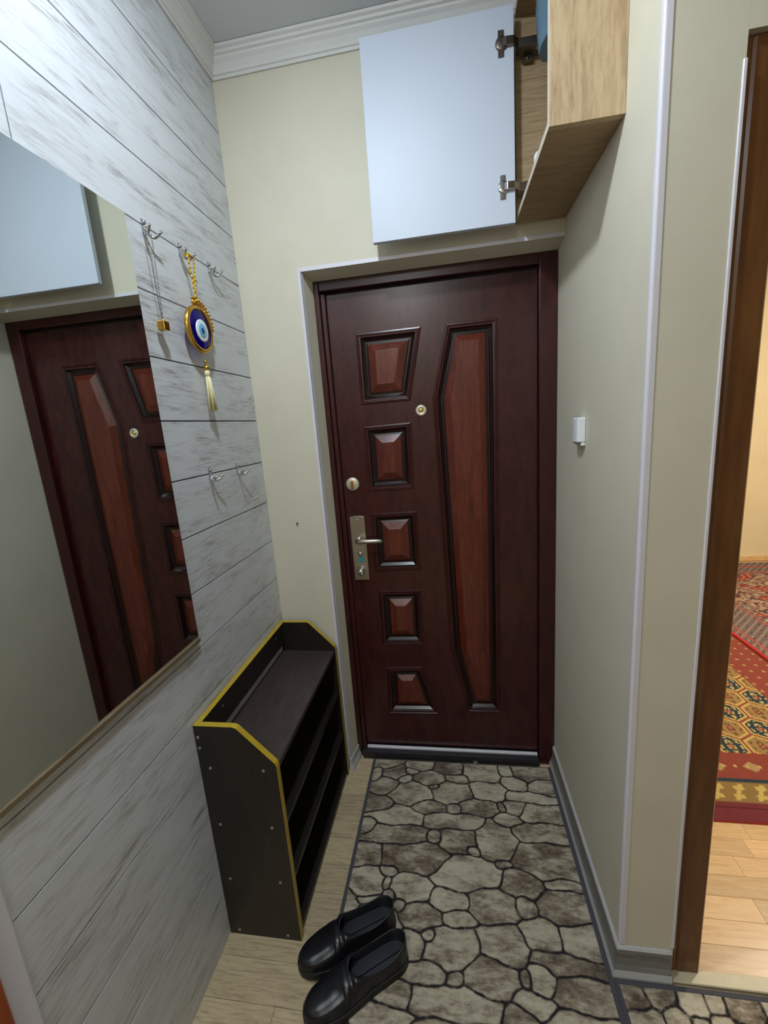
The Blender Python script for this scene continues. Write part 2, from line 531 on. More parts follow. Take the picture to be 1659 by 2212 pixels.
tag(bmobj('trim_5', lambda bm: bm_box(bm, (WX - 0.007, YC - 0.0025, 0.10), (WX, YC + 0.011, 2.035), 0.0015), MAT['white_trim']), 'thin white strip between the cream wall and the brown door casing', 'corner strip', kind=S)
tag(bmobj('trim_6', lambda bm: bm_box(bm, (-0.0118, -1.166, 0.0), (0.004, -1.1285, ZC), 0.004, 3), MAT['white_trim']), 'pale end strip closing the plank wall on the left', 'end strip', kind=S)

# skirting: grey wood-look band between two pale lips
SP = [(0.0, 0.0), (0.020, 0.0), (0.020, 0.010), (0.015, 0.026), (0.010, 0.040), (0.008, 0.060), (0.009, 0.074), (0.008, 0.086), (0.004, 0.092), (0.0, 0.092)]
SM = [0, 1, 1, 0, 0, 0, 0, 1, 1, 1]
tag(bmobj('baseboard_right', lambda bm: sweep(bm, SP, [(XR - 0.0003, FD - 0.001, -1, 0), (XR - 0.0003, YC - 0.0003, -1, -1), (WX - 0.008, YC - 0.0003, 0, -1)], mi=SM), [MAT['skirt'], MAT['skirt_edge']]), 'grey wood-look skirting with pale lips turning the corner of the right wall', 'baseboard', kind=S)
SP2 = [(a * 0.7, b * 0.62) for a, b in SP]
tag(bmobj('baseboard_left', lambda bm: sweep(bm, SP2, [(DX0 - 0.001, -0.0005, 0, -1), (DX0 + 0.003, -0.0005, 1, -1), (FX0 + 0.001, FD - 0.001, 1, 0)], mi=SM), [MAT['skirt_edge'], MAT['skirt_edge']]), 'short pale skirting at the foot of the left door recess', 'baseboard', kind=S)

# threshold under the room doorway
tag(box('trim_7', (WX - 0.004, -0.636, 0.0), (2.12, -0.602, 0.006), MAT['threshold'], None, 0.002), 'beige threshold strip on the floor of the room doorway', 'threshold', kind=S)

# brown casing of the room doorway
d2 = empty('door_2', (1.28, -0.61, 0))
tag(d2, 'brown wooden door casing of the doorway to the bright room', 'door frame', kind=S)
def cas_post(x0, x1):
    def f(bm):
        y = -0.612
        pts = [(x0, y + 0.09), (x0, y + 0.004), (x0 + 0.004, y), (x0 + 0.010, y), (x0 + 0.013, y + 0.003), (x0 + 0.018, y), (x1 - 0.004, y), (x1, y + 0.004), (x1, y + 0.09)]
        prism(bm, pts, 2, 0.0065, 2.072)
    return f
bmobj('casing_post', cas_post(WX + 0.0005, 1.311), MAT['casing'], d2)
bmobj('casing_post', cas_post(2.05, 2.118), MAT['casing'], d2)
box('casing_head', (1.312, -0.612, 2.01), (2.049, -0.522, 2.072), MAT['casing'], d2, 0.003)

# orange-brown door at the left end of the plank wall
d3 = empty('door_3', (0, -1.65, 0))
tag(d3, 'orange-brown wooden door and casing at the left edge behind the plank wall', 'door', kind=S)
box('casing_post', (-0.011, -1.238, 0.0), (0.012, -1.167, 2.10), MAT['door_orange'], d3, 0.003)
box('casing_post', (-0.14, -2.099, 0.0), (0.012, -2.03, 2.099), MAT['door_orange'], d3, 0.003)
box('casing_head', (-0.14, -2.029, 2.03), (0.012, -1.241, 2.099), MAT['door_orange'], d3, 0.003)
box('door_leaf', (-0.10, -2.028, 0.004), (-0.06, -1.2395, 2.028), MAT['door_orange'], d3, 0.003)

# ------------------------------------------------------------------ entrance door
LF = 0.105           # front plane of the leaf
LX0, LX1, LZ0, LZ1 = 0.288, 1.043, 0.047, 1.966
d1 = empty('door_1', (0.68, 0.1, 0))
tag(d1, 'dark mahogany entrance door with five square panels and one long panel', 'door', kind=S)
def post(x0, x1, xin, z1):
    # stepped jamb, xin = inner side x
    def f(bm):
        s = 1 if xin > x0 else -1
        pts = [(x0, 0.19), (x0, FD), (x0 + s * 0.016 if x0 < xin else x0, FD)]
        bm_box(bm, (min(x0, x1), FD, 0.0), (max(x0, x1), 0.19, z1), 0.003, 2)
    return f
fr = bmobj('door_frame', lambda bm: bm_box(bm, (FX0 + 0.0005, FD, 0.0), (0.268, 0.19, FZ - 0.0005), 0.003, 2), MAT['frame_brown'], d1)
bmobj('frame_rebate', lambda bm: bm_box(bm, (0.2685, FD + 0.010, 0.0), (0.2865, 0.19, LZ1 + 0.004), 0.003, 2), MAT['frame_brown'], fr)
fr2 = bmobj('door_frame', lambda bm: bm_box(bm, (1.046, FD, 0.0), (XR - 0.0005, 0.19, FZ - 0.0005), 0.003, 2), MAT['frame_brown'], d1)
fr3 = bmobj('door_frame', lambda bm: bm_box(bm, (0.2685, FD, LZ1 + 0.010), (1.0455, 0.19, FZ - 0.0005), 0.003, 2), MAT['frame_brown'], d1)
bmobj('rubber_seal', lambda bm: bm_box(bm, (0.2870, FD + 0.03, LZ1 + 0.001), (1.0450, 0.16, LZ1 + 0.0095)), MAT['seal'], d1)
th = bmobj('threshold', lambda bm: bm_box(bm, (0.272, FD - 0.018, 0.0), (1.043, 0.17, 0.036), 0.003, 2), MAT['dark_sill'], d1)
bmobj('metal_strip', lambda bm: bm_box(bm, (0.292, 0.084, 0.0362), (1.040, 0.0965, 0.0455), 0.001), MAT['silver_strip'], th)

panels = [
    [(0.388, 1.561), (0.581, 1.563), (0.636, 1.824), (0.388, 1.823)],
    [(0.390, 1.221), (0.574, 1.223), (0.578, 1.484), (0.390, 1.480)],
    [(0.390, 0.881), (0.583, 0.884), (0.580, 1.134), (0.391, 1.131)],
    [(0.396, 0.541), (0.577, 0.545), (0.580, 0.797), (0.398, 0.794)],
    [(0.398, 0.203), (0.628, 0.208), (0.564, 0.441), (0.408, 0.434)],
    [(0.752, 0.226), (0.893, 0.228), (0.908, 1.823), (0.725, 1.823), (0.664, 1.566), (0.688, 0.530)],
]
def inset(poly, d):
    n = len(poly); out = []
    for i in range(n):
        p0 = Vector(poly[i - 1]); p1 = Vector(poly[i]); p2 = Vector(poly[(i + 1) % n])
        e1 = (p1 - p0).normalized(); e2 = (p2 - p1).normalized()
        n1 = Vector((-e1.y, e1.x)); n2 = Vector((-e2.y, e2.x))
        k = 1 + n1.dot(n2)
        out.append(tuple(p1 + (n1 + n2) * d / k))
    return out
def leaf(bm):
    outer = [(LX0, LZ0), (LX1, LZ0), (LX1, LZ1), (LX0, LZ1)]
    loops = [outer] + [p[::-1] for p in panels]
    vl = [[Vector((a, b, 0)) for a, b in lp] for lp in loops]
    tri = tessellate_polygon(vl)
    flat = [v for lp in vl for v in lp]
    bv = [bm.verts.new((v.x, LF, v.y)) for v in flat]
    for tr_ in tri:
        bm.faces.new([bv[i] for i in tr_])
    q = [bm.verts.new((x, LF + 0.06, z)) for x, z in outer]
    for i in range(4):
        bm.faces.new((bv[i], bv[(i + 1) % 4], q[(i + 1) % 4], q[i]))
    bm.faces.new(q)
bmobj('door_leaf', leaf, MAT['mahogany'], d1)
def rings(prof, poly, closed):
    def f(bm):
        R = [[bm.verts.new((x, LF + dy, z)) for x, z in inset(poly, d)] for d, dy, mi in prof]
        n = len(poly)
        for i in range(len(R) - 1):
            for k_ in range(n):
                bm.faces.new((R[i][k_], R[i][(k_ + 1) % n], R[i + 1][(k_ + 1) % n], R[i + 1][k_])).material_index = prof[i][2]
        if closed: bm.faces.new(R[-1])
    return f
for i, pl in enumerate(panels):
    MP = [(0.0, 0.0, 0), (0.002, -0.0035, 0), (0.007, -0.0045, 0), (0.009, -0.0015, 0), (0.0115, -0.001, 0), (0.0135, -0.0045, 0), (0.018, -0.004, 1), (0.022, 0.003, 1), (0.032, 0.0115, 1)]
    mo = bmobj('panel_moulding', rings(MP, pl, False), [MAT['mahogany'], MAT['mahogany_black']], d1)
    top = 0.071 if i < 5 else 0.068
    if i == 4: top = 0.066
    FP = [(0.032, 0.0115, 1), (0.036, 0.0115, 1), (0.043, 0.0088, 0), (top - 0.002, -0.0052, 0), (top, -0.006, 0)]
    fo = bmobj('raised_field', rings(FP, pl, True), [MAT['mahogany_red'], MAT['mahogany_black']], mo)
# lock furniture
pe = bmobj('peephole', lambda bm: lathe(bm, [(0.0, 0.0), (0.021, 0.0), (0.021, 0.004), (0.018, 0.0065), (0.011, 0.0065), (0.009, 0.004), (0.0, 0.004)], (0.619, LF, 1.523), (0, -1, 0), 28), MAT['pale_nickel'], d1)
bmobj('lens', lambda bm: lathe(bm, [(0.0085, 0.0041), (0.006, 0.0065), (0.0, 0.0072)], (0.619, LF, 1.523), (0, -1, 0), 20), MAT['brass'], pe)
lk = bmobj('deadlock', lambda bm: lathe(bm, [(0.0, 0.0), (0.027, 0.0), (0.027, 0.004), (0.024, 0.007), (0.0, 0.007)], (0.327, LF, 1.255), (0, -1, 0), 28), MAT['pale_nickel'], d1)
bmobj('turn_knob', lambda bm: bm_box(bm, (0.3215, LF - 0.022, 1.240), (0.3325, LF - 0.0072, 1.272), 0.003, 2), MAT['brass'], lk)
hx0, hx1 = 0.302, 0.364
def hplate(bm):
    pts = [(hx0, 0.846), (hx1, 0.846), (hx1, 1.119)] + [(hx1 - (hx1 - hx0) * i / 8, 1.119 + 0.004 * math.sin(math.pi * i / 8)) for i in range(1, 8)] + [(hx0, 1.119)]
    prism(bm, pts, 1, LF - 0.007, LF, 0.0012)
    for i in range(22):
        z = 0.905 + i * 0.0045
        bm_box(bm, (hx0 + 0.006, LF - 0.0078, z), (hx1 - 0.006, LF - 0.0068, z + 0.0022))
hp = bmobj('handle_plate', hplate, MAT['steel'], d1)
def lever(bm):
    yb = LF - 0.007
    lathe(bm, [(0.0, 0.0), (0.012, 0.0), (0.012, 0.006), (0.009, 0.010), (0.009, 0.03), (0.0, 0.03)], (0.335, yb, 1.022), (0, -1, 0), 18)
    P = [(0.330, yb - 0.030, 1.022), (0.345, yb - 0.036, 1.0225), (0.370, yb - 0.038, 1.024), (0.400, yb - 0.036, 1.024), (0.430, yb - 0.033, 1.023), (0.438, yb - 0.032, 1.0225)]
    tube(bm, P, [0.008, 0.0098, 0.0098, 0.0094, 0.0088, 0.006], 10)
bmobj('lever', lever, MAT['steel'], hp)
bmobj('keyhole_cover', lambda bm: lathe(bm, [(0.0, 0.0), (0.011, 0.0), (0.011, 0.003), (0.008, 0.006), (0.0, 0.007)], (0.335, LF - 0.0078, 0.962), (0, -1, 0), 18), MAT['chrome'], hp)
bmobj('teal_sticker', lambda bm: bm_box(bm, (0.326, LF - 0.0092, 0.926), (0.347, LF - 0.0079, 0.948)), MAT['teal'], hp)
bmobj('thumb_turn', lambda bm: lathe(bm, [(0.0, 0.0), (0.015, 0.0), (0.016, 0.010), (0.015, 0.024), (0.011, 0.028), (0.0, 0.029)], (0.335, LF - 0.0072, 0.886), (0, -1, 0), 20), MAT['chrome'], hp)
bmobj('screw', lambda bm: lathe(bm, [(0.0, 0.0), (0.004, 0.0), (0.003, 0.0015), (0.0, 0.002)], (0.333, LF - 0.0071, 1.106), (0, -1, 0), 12), MAT['chrome'], hp)
bmobj('screw', lambda bm: lathe(bm, [(0.0, 0.0), (0.004, 0.0), (0.003, 0.0015), (0.0, 0.002)], (0.333, LF - 0.0071, 0.856), (0, -1, 0), 12), MAT['chrome'], hp)

# ------------------------------------------------------------------ mirror
mr = empty('wall_mirror', (0.0, -0.84, 0.93))
tag(mr, 'large frameless mirror on the plank wall reflecting the entrance door', 'mirror')
my0, my1, mz0, mz1 = -1.122, -0.563, 0.938, 2.000
box('mirror_backing', (0.0002, my0, mz0), (0.0045, my1, mz1), MAT['glass_edge'], mr)
box('mirror_glass', (0.0046, my0 + 0.0005, mz0 + 0.0005), (0.0062, my1 - 0.0005, mz1 - 0.0005), MAT['mirror'], mr)
bmobj('ledge', lambda bm: bm_box(bm, (0.0002, my0, mz0 - 0.0135), (0.012, my1, mz0 - 0.0004), 0.002), MAT['ledge'], mr)

# ------------------------------------------------------------------ shoe rack
RK0, RK1 = -0.646, -0.022
rk = empty('shoe_rack', (0.115, -0.33, 0))
tag(rk, 'low dark wenge shoe rack with yellow edges standing against the plank wall', 'shoe rack')
SIDE = [(0.0015, 0.0), (0.2265, 0.0), (0.2265, 0.602), (0.2235, 0.612), (0.126, 0.716), (0.116, 0.7195), (0.0015, 0.7195)]
def side(y0, y1):
    def f(bm):
        prism(bm, SIDE, 1, y0, y1)
    return f
def band(y0, y1):
    # edge band along front, chamfer and top of a side panel
    def f(bm):
        pth = SIDE[1:]
        o = 0.0012
        ns = []
        for i in range(len(pth)):
            a = Vector(pth[max(i - 1, 0)]); b = Vector(pth[min(i + 1, len(pth) - 1)])
            d = (b - a).normalized(); ns.append(Vector((d.y, -d.x)))
        for i in range(len(pth) - 1):
            p, q = Vector(pth[i]), Vector(pth[i + 1])
            A = [p, q, q + ns[i + 1] * o, p + ns[i] * o]
            prism(bm, [tuple(v) for v in A], 1, y0 - 0.0004, y1 + 0.0004)
    return f
for y0, y1 in ((RK0, RK0 + 0.016), (RK1 - 0.016, RK1)):
    sp = bmobj('side_panel', side(y0, y1), MAT['wenge'], rk)
    bmobj('edge_band', band(y0, y1), MAT['yellow_edge'], sp)
    if y0 < -0.5:
        for x, z in ((0.010, 0.683), (0.010, 0.650), (0.031, 0.587), (0.187, 0.588), (0.031, 0.400), (0.187, 0.402), (0.031, 0.208), (0.187, 0.212), (0.032, 0.016), (0.186, 0.016)):
            bmobj('screw', lambda bm: lathe(bm, [(0.0046, 0.0), (0.0042, 0.0008), (0.002, 0.0006), (0.0018, 0.0002), (0.0, 0.0002)], (x, y0, z), (0, -1, 0), 12), MAT['screw'], sp)
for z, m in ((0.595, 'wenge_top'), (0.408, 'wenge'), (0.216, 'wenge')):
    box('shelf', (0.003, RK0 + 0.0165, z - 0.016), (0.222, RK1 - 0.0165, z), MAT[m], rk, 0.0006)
box('shelf', (0.003, RK0 + 0.0165, 0.008), (0.222, RK1 - 0.0165, 0.024), MAT['wenge'], rk, 0.0006)
ra = box('back_rail', (0.0015, RK0 + 0.0165, 0.634), (0.0165, RK1 - 0.0165, 0.7175), MAT['wenge'], rk)
box('edge_band', (0.0012, RK0 + 0.0165, 0.7176), (0.0168, RK1 - 0.0165, 0.7190), MAT['yellow_edge'], ra)
for yy in (-0.52, -0.12):
    bmobj('screw', lambda bm: lathe(bm, [(0.004, 0.0), (0.0035, 0.0008), (0.0, 0.0008)], (0.0165, yy, 0.690), (1, 0, 0), 12), MAT['screw'], ra)

# ------------------------------------------------------------------ overhead cabinet
CX0, CY0, CZ0, CZ1, CY1 = 0.957, -0.467, 2.071, 2.617, -0.004
cb = empty('wall_cabinet', (1.03, -0.23, CZ0))
tag(cb, 'oak-look overhead cabinet with white door standing open above the entrance', 'cabinet')
T = 0.016
nb = box('near_side_panel', (CX0, CY0, CZ0), (XR - 0.0005, CY0 + T, CZ1), MAT['cab_oak'], cb, 0.0005)
box('edge_band', (CX0 - 0.001, CY0, CZ0), (CX0 - 0.0001, CY0 + T, CZ1), MAT['edge_band'], nb)
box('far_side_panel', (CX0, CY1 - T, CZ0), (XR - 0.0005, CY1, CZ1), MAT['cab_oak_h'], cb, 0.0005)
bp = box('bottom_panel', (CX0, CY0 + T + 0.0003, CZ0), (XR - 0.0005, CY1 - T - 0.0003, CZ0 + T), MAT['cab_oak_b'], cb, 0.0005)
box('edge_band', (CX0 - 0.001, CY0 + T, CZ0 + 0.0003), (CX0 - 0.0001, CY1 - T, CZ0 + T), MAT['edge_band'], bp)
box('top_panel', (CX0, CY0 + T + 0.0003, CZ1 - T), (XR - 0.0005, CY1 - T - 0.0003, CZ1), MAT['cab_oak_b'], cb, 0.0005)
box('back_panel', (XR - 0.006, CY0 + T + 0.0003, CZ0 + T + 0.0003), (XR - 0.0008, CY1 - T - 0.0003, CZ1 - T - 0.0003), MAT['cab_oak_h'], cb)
DY = -0.074
cdoor = box('cabinet_door', (0.506, DY, 2.050), (0.946, DY + 0.017, 2.597), MAT['white_gloss'], cb, 0.0008)
def hinge(z0):
    def f(bm):
        # cup flange on the door face, boss, arm to the side panel, mounting plate
        bm_box(bm, (0.902, DY - 0.004, z0 - 0.032), (0.918, DY - 0.0003, z0 + 0.032), 0.001)
        lathe(bm, [(0.0, 0.0), (0.0175, 0.0), (0.0175, 0.004), (0.014, 0.0055), (0.0, 0.0055)], (0.912, DY - 0.0003, z0), (0, -1, 0), 20)
        pts = [(0.914, DY - 0.002), (0.924, DY - 0.008), (0.940, DY - 0.006), (0.955, DY + 0.010), (0.962, DY + 0.022), (0.962, DY + 0.030), (0.952, DY + 0.020), (0.936, DY + 0.002), (0.920, DY)]
        pts = [(0.912, DY - 0.004), (0.922, DY - 0.012), (0.944, DY - 0.010), (0.960, DY + 0.006), (0.960, DY + 0.016), (0.944, DY + 0.000), (0.926, DY - 0.002), (0.914, DY - 0.001)]
        prism(bm, pts, 2, z0 - 0.010, z0 + 0.010, 0.0006)
        bm_box(bm, (0.957, DY + 0.006, z0 - 0.011), (1.012, CY1 - T - 0.016, z0 + 0.011), 0.001)
        bm_box(bm, (0.978, CY1 - T - 0.0165, z0 - 0.026), (1.004, CY1 - T - 0.0003, z0 + 0.026), 0.001)
        for dz in (-0.02, 0.02):
            lathe(bm, [(0.0, 0.0), (0.004, 0.0), (0.0035, 0.002), (0.0, 0.002)], (0.99, CY1 - T - 0.0165, z0 + dz), (0, -1, 0), 10)
    return f
bmobj('hinge', hinge(2.508), MAT['dark_metal'], cdoor)
bmobj('hinge', hinge(2.149), MAT['chrome'], cdoor)
# blue-grey bag on the cabinet's floor/inside, and a small white roll near the lower hinge
def bag(bm):
    nu, nv = 14, 20
    grid = []
    for j in range(nv + 1):
        zf = j / nv
        row = []
        for i in range(nu):
            a = 2 * math.pi * i / nu
            r = 1.0 + 0.10 * math.sin(3 * a + 5 * zf) + 0.06 * math.sin(7 * a - 9 * zf)
            taper = 0.80 + 0.26 * math.sin(math.pi * zf) - 2.6 * max(0, zf - 0.78)
            row.append(bm.verts.new((1.034 + 0.050 * r * taper * math.cos(a), -0.20 + 0.085 * r * taper * math.sin(a), 2.400 + zf * 0.2007)))
        grid.append(row)
    for j in range(nv):
        for i in range(nu):
            bm.faces.new((grid[j][i], grid[j][(i + 1) % nu], grid[j + 1][(i + 1) % nu], grid[j + 1][i])).smooth = True
    bm.faces.new(grid[0][::-1]); bm.faces.new(grid[-1])
tag(bmobj('plastic_bag', bag, MAT['blue_bag']), 'crumpled blue-grey plastic bag hanging inside the open overhead cabinet', 'bag')
def roll(bm):
    lathe(bm, [(0.010, 0.0), (0.026, 0.0), (0.028, 0.003), (0.028, 0.068), (0.026, 0.071), (0.010, 0.071), (0.010, 0.0)], (1.004, -0.20, CZ0 + T + 0.0003), (0, 0, 1), 24)
tag(bmobj('paper_roll', roll, MAT['plastic_white']), 'small white roll on the bottom of the open overhead cabinet', 'roll')

# ------------------------------------------------------------------ coat hooks (double prong, chrome)
def hook_mesh():
    bm = bmesh.new()
    bm_box(bm, (0.0003, -0.0055, -0.010), (0.0045, 0.0055, 0.020), 0.0012)
    lathe(bm, [(0.0, 0.0), (0.0055, 0.0), (0.005, 0.005), (0.0, 0.0065)], (0.0042, 0, 0.012), (1, 0, 0), 12)
    me1 = mesh_bm(bm, 'back_plate')
    bm = bmesh.new()
    for s in (-1, 1):
        P = []
        for i in range(9):
            u = i / 8
            P.append((0.004 + 0.030 * u, s * (0.002 + 0.020 * u), -0.006 - 0.013 * math.sin(math.pi * min(1, u * 1.05)) - 0.004 * u + 0.006 * u ** 2.5))
        if s < 0:
            tube(bm, P, [0.0036] * 8 + [0.0045], 8)
        else:
            tube(bm, P, [0.0036] * 8 + [0.0045], 8)
    me2 = mesh_bm(bm, 'prong_pair')
    return me1, me2
hm1, hm2 = hook_mesh()
HK = [(-0.497, 1.993, 'chrome double hook in the upper row nearest the mirror holding the thin chain'),
      (-0.352, 1.993, 'chrome double hook in the upper row holding the blue eye ornament'),
      (-0.203, 1.995, 'empty chrome double hook in the upper row nearest the door wall'),
      (-0.376, 1.372, 'empty chrome double hook in the lower row nearer the mirror'),
      (-0.203, 1.369, 'empty chrome double hook in the lower row nearer the door wall')]
for y, z, lab in HK:
    h = empty('coat_hook', (0.0, y, z))
    tag(h, lab, 'hook', 'chrome hooks on the plank wall')
    for nm, me in (('back_plate', hm1), ('prong_pair', hm2)):
        o = bpy.data.objects.new(nm, me); COL.objects.link(o); o.parent = h
        if not me.materials: me.materials.append(MAT['chrome'])

# ------------------------------------------------------------------ blue eye ornament
EY, EZ, EX = -0.352, 1.785, 0.024
ev = empty('eye_ornament', (EX, EY, EZ))
tag(ev, 'round blue glass eye ornament with gold rim and cream tassel hanging from a hook', 'ornament')
R = 0.064
bmobj('gold_rim', lambda bm: lathe(bm, [(R - 0.010, -0.005), (R - 0.002, -0.005), (R, -0.002), (R, 0.004), (R - 0.003, 0.008), (R - 0.010, 0.008), (R - 0.010, -0.005)], (EX, EY, EZ), (1, 0, 0), 48), MAT['gold'], ev)
gl = bmobj('glass_disc', lambda bm: lathe(bm, [(0.0, -0.002), (R - 0.0105, -0.002), (R - 0.0105, 0.005), (R - 0.014, 0.008), (0.0, 0.010)], (EX, EY, EZ), (1, 0, 0), 48), MAT['navy_glass'], ev)
for nm, r, h, m in (('iris_white', 0.030, 0.0112, 'eye_white'), ('iris_blue', 0.020, 0.0122, 'eye_blue'), ('pupil', 0.009, 0.0132, 'eye_pupil')):
    bmobj(nm, lambda bm: lathe(bm, [(r, 0.006), (r, h - 0.0006), (r * 0.9, h), (0.0, h + 0.0006)], (EX, EY, EZ - 0.004), (1, 0, 0), 36), MAT[m], gl)
def crest(bm):
    for i in range(13):
        a = math.radians(100 - i * 7.6)
        d = Vector((0, math.cos(a), math.sin(a)))
        c = Vector((EX + 0.002, EY, EZ))
        L = 0.026 if i < 9 else 0.026 - 0.003 * (i - 8)
        tube(bm, [c + d * (R - 0.002), c + d * (R + L * 0.6)], [0.0042, 0.0028], 6)
        e = c + d * (R + L * 0.75)
        lathe(bm, [(0.0, -0.0045), (0.0032, -0.003), (0.0045, 0.0), (0.0032, 0.003), (0.0, 0.0045)], e, (1, 0, 0), 8)
    arc = [(EX + 0.002, EY + (R + 0.007) * math.cos(math.radians(105 - i * 5)), EZ + (R + 0.007) * math.sin(math.radians(105 - i * 5))) for i in range(20)]
    tube(bm, arc, 0.003, 6)
bmobj('beaded_crest', crest, MAT['gold'], ev)
def ribbon(bm):
    top = Vector((0.026, EY + 0.002, 1.975))
    for s, dx in ((-1, 0.004), (1, -0.002)):
        P = []
        for i in range(10):
            u = i / 9
            P.append((EX + 0.002 + (top.x - EX) * u + dx, EY + 0.004 + s * (0.004 + 0.016 * u), EZ + R + 0.018 + (top.z - EZ - R - 0.018) * u))
        for a, b in zip(P, P[1:]):
            tube(bm, [a, b], 0.0024, 6)
    tube(bm, [(0.026, EY - 0.018, 1.974), (0.020, EY - 0.008, 1.982), (0.022, EY + 0.006, 1.984), (0.028, EY + 0.019, 1.978)], [0.0035, 0.005, 0.005, 0.0035], 8)
    lathe(bm, [(0.0, -0.006), (0.006, -0.003), (0.007, 0.0), (0.005, 0.004), (0.0, 0.006)], (EX + 0.003, EY + 0.004, EZ + R + 0.014), (0, 0, 1), 12)
bmobj('gold_ribbon', ribbon, MAT['ribbon'], ev)
def cordf(bm):
    tube(bm, [(EX, EY + 0.004, EZ - R + 0.002), (EX, EY + 0.010, 1.697)], 0.0007, 6)
bmobj('thread', cordf, MAT['plastic_white'], ev)
bmobj('tassel_bead', lambda bm: (lathe(bm, [(0.0, 0.010), (0.004, 0.009), (0.008, 0.003), (0.0085, 0.0), (0.008, -0.004), (0.0, -0.007)], (EX, EY + 0.010, 1.681), (0, 0, 1), 16), lathe(bm, [(0.0, 0.008), (0.0035, 0.006), (0.0045, 0.0), (0.0, -0.004)], (EX, EY + 0.010, 1.696), (0, 0, 1), 12)), MAT['gold'], ev)
def tassel(bm):
    c = Vector((EX, EY + 0.010, 0))
    lathe(bm, [(0.0, 1.676), (0.006, 1.673), (0.0085, 1.666), (0.006, 1.656), (0.0, 1.655)], c, (0, 0, 1), 14)
    rr = random.Random(3)
    for i in range(46):
        a = rr.uniform(0, 2 * math.pi); r = math.sqrt(rr.random())
        dx, dy = math.cos(a) * r, math.sin(a) * r
        zb = 1.556 + rr.uniform(0, 0.006)
        P = [(c.x + dx * 0.005, c.y + dy * 0.005, 1.660), (c.x + dx * 0.0085, c.y + dy * 0.0095 + 0.002, 1.62), (c.x + dx * 0.0115 + rr.uniform(-.001, .001), c.y + dy * 0.0135 + 0.004, zb)]
        tube(bm, P, 0.0017, 5)
bmobj('tassel', tassel, MAT['tassel'], ev)

# ------------------------------------------------------------------ thin chain with little cube
nk = empty('chain_pendant', (0.020, -0.505, 1.765))
tag(nk, 'thin bronze chain with a small gold cube hanging beside the mirror', 'pendant')
def chain(bm):
    rr = random.Random(5)
    for s in (-1, 1):
        n = 34
        for i in range(n):
            u = i / n; u2 = (i + 1.25) / n
            def pt(q):
                return Vector((0.022 - 0.002 * q, -0.510 + 0.002 * q + s * 0.010 * max(0.0, 1 - q) ** 0.7, 1.978 - (1.978 - 1.776) * q))
            off = Vector((0.0009, 0, 0)) if i % 2 else Vector((0, 0.0009, 0))
            tube(bm, [pt(u) - off, pt((u + u2) / 2) + off, pt(u2) - off], 0.0009, 5)
bmobj('chain', chain, MAT['dark_metal'], nk)
def cube(bm):
    bm_box(bm, (0.011, -0.521, 1.752), (0.031, -0.499, 1.774), 0.0015, 2)
    tube(bm, [(0.021, -0.509, 1.773), (0.020, -0.509, 1.780)], 0.002, 8)
bmobj('gold_cube', cube, MAT['gold'], nk)

# ------------------------------------------------------------------ small white sensor on the right wall, nail on end wall
sn = empty('wall_sensor', (XR, -0.22, 1.375))
tag(sn, 'small white plastic sensor box mounted on the right wall beside the door', 'sensor')
def sensor(bm):
    y0, y1 = -0.250, -0.196
    n = 9
    pts = []
    for i in range(n):
        a = math.pi * i / (n - 1)
        pts.append((XR - 0.021 - 0.004 * math.sin(a), y0 + (y1 - y0) * (0.5 - 0.5 * math.cos(a))))
    pts = [(XR - 0.0005, y0)] + pts + [(XR - 0.0005, y1)]
    prism(bm, pts, 2, 1.388, 1.458, 0.002)
bmobj('sensor_body', sensor, MAT['plastic_white'], sn)
bmobj('mounting_base', lambda bm: bm_box(bm, (XR - 0.012, -0.2495, 1.377), (XR - 0.0004, -0.1965, 1.3875), 0.002), MAT['plastic_white'], sn)
bmobj('lens_slot', lambda bm: bm_box(bm, (XR - 0.022, -0.236, 1.3835), (XR - 0.0125, -0.210, 1.3879), 0.001), MAT['grey_plastic'], sn)
tag(bmobj('nail', lambda bm: (lathe(bm, [(0.0, 0.0), (0.0018, 0.0), (0.0018, 0.005), (0.0045, 0.005), (0.004, 0.0065), (0.0, 0.007)], (0.115, -0.0001, 1.125), (0, -1, 0), 10)), MAT['nail']), 'small nail in the cream wall left of the entrance door', 'nail')

# ------------------------------------------------------------------ printed stone carpets
def stone_field(X, Y, stones):
    # weighted elliptical cells: distance to the border of the nearest cell, corners rounded, and the cell's id
    Xw = X + 0.0035 * np.sin(Y * 52 + 2 * np.sin(X * 31)) + 0.0007 * np.sin(Y * 150 + X * 60)
    Yw = Y + 0.0035 * np.sin(X * 49 + 2 * np.sin(Y * 33)) + 0.0007 * np.sin(X * 140 - Y * 80)
    D = np.full((3,) + X.shape, 1e9); G = np.zeros((3,) + X.shape + (2,)); idx = np.zeros(X.shape, int)
    for i, (cx, cy, rx, ry) in enumerate(stones):
        ux, uy = (Xw - cx) / rx, (Yw - cy) / ry
        d = (np.abs(ux) ** 2.3 + np.abs(uy) ** 2.3) ** (1 / 2.3) + 1e-6
        g = np.stack([np.sign(ux) * (np.abs(ux) / d) ** 1.3 / rx, np.sign(uy) * (np.abs(uy) / d) ** 1.3 / ry], -1)
        m1 = d < D[0]
        idx[m1] = i
        for k_ in range(3):
            m = d < D[k_]
            tmp = D[k_][m].copy(); tg = G[k_][m].copy()
            D[k_][m] = d[m]; G[k_][m] = g[m]
            d = d.copy(); g = g.copy()
            d[m] = tmp; g[m] = tg
    def e(k_):
        return (D[k_] - D[0]) / (np.hypot(G[0][..., 0] - G[k_][..., 0], G[0][..., 1] - G[k_][..., 1]) + 1e-6) + 1e-6
    return (e(1) ** -2.0 + 0.9 * e(2) ** -2.0) ** -0.5, idx

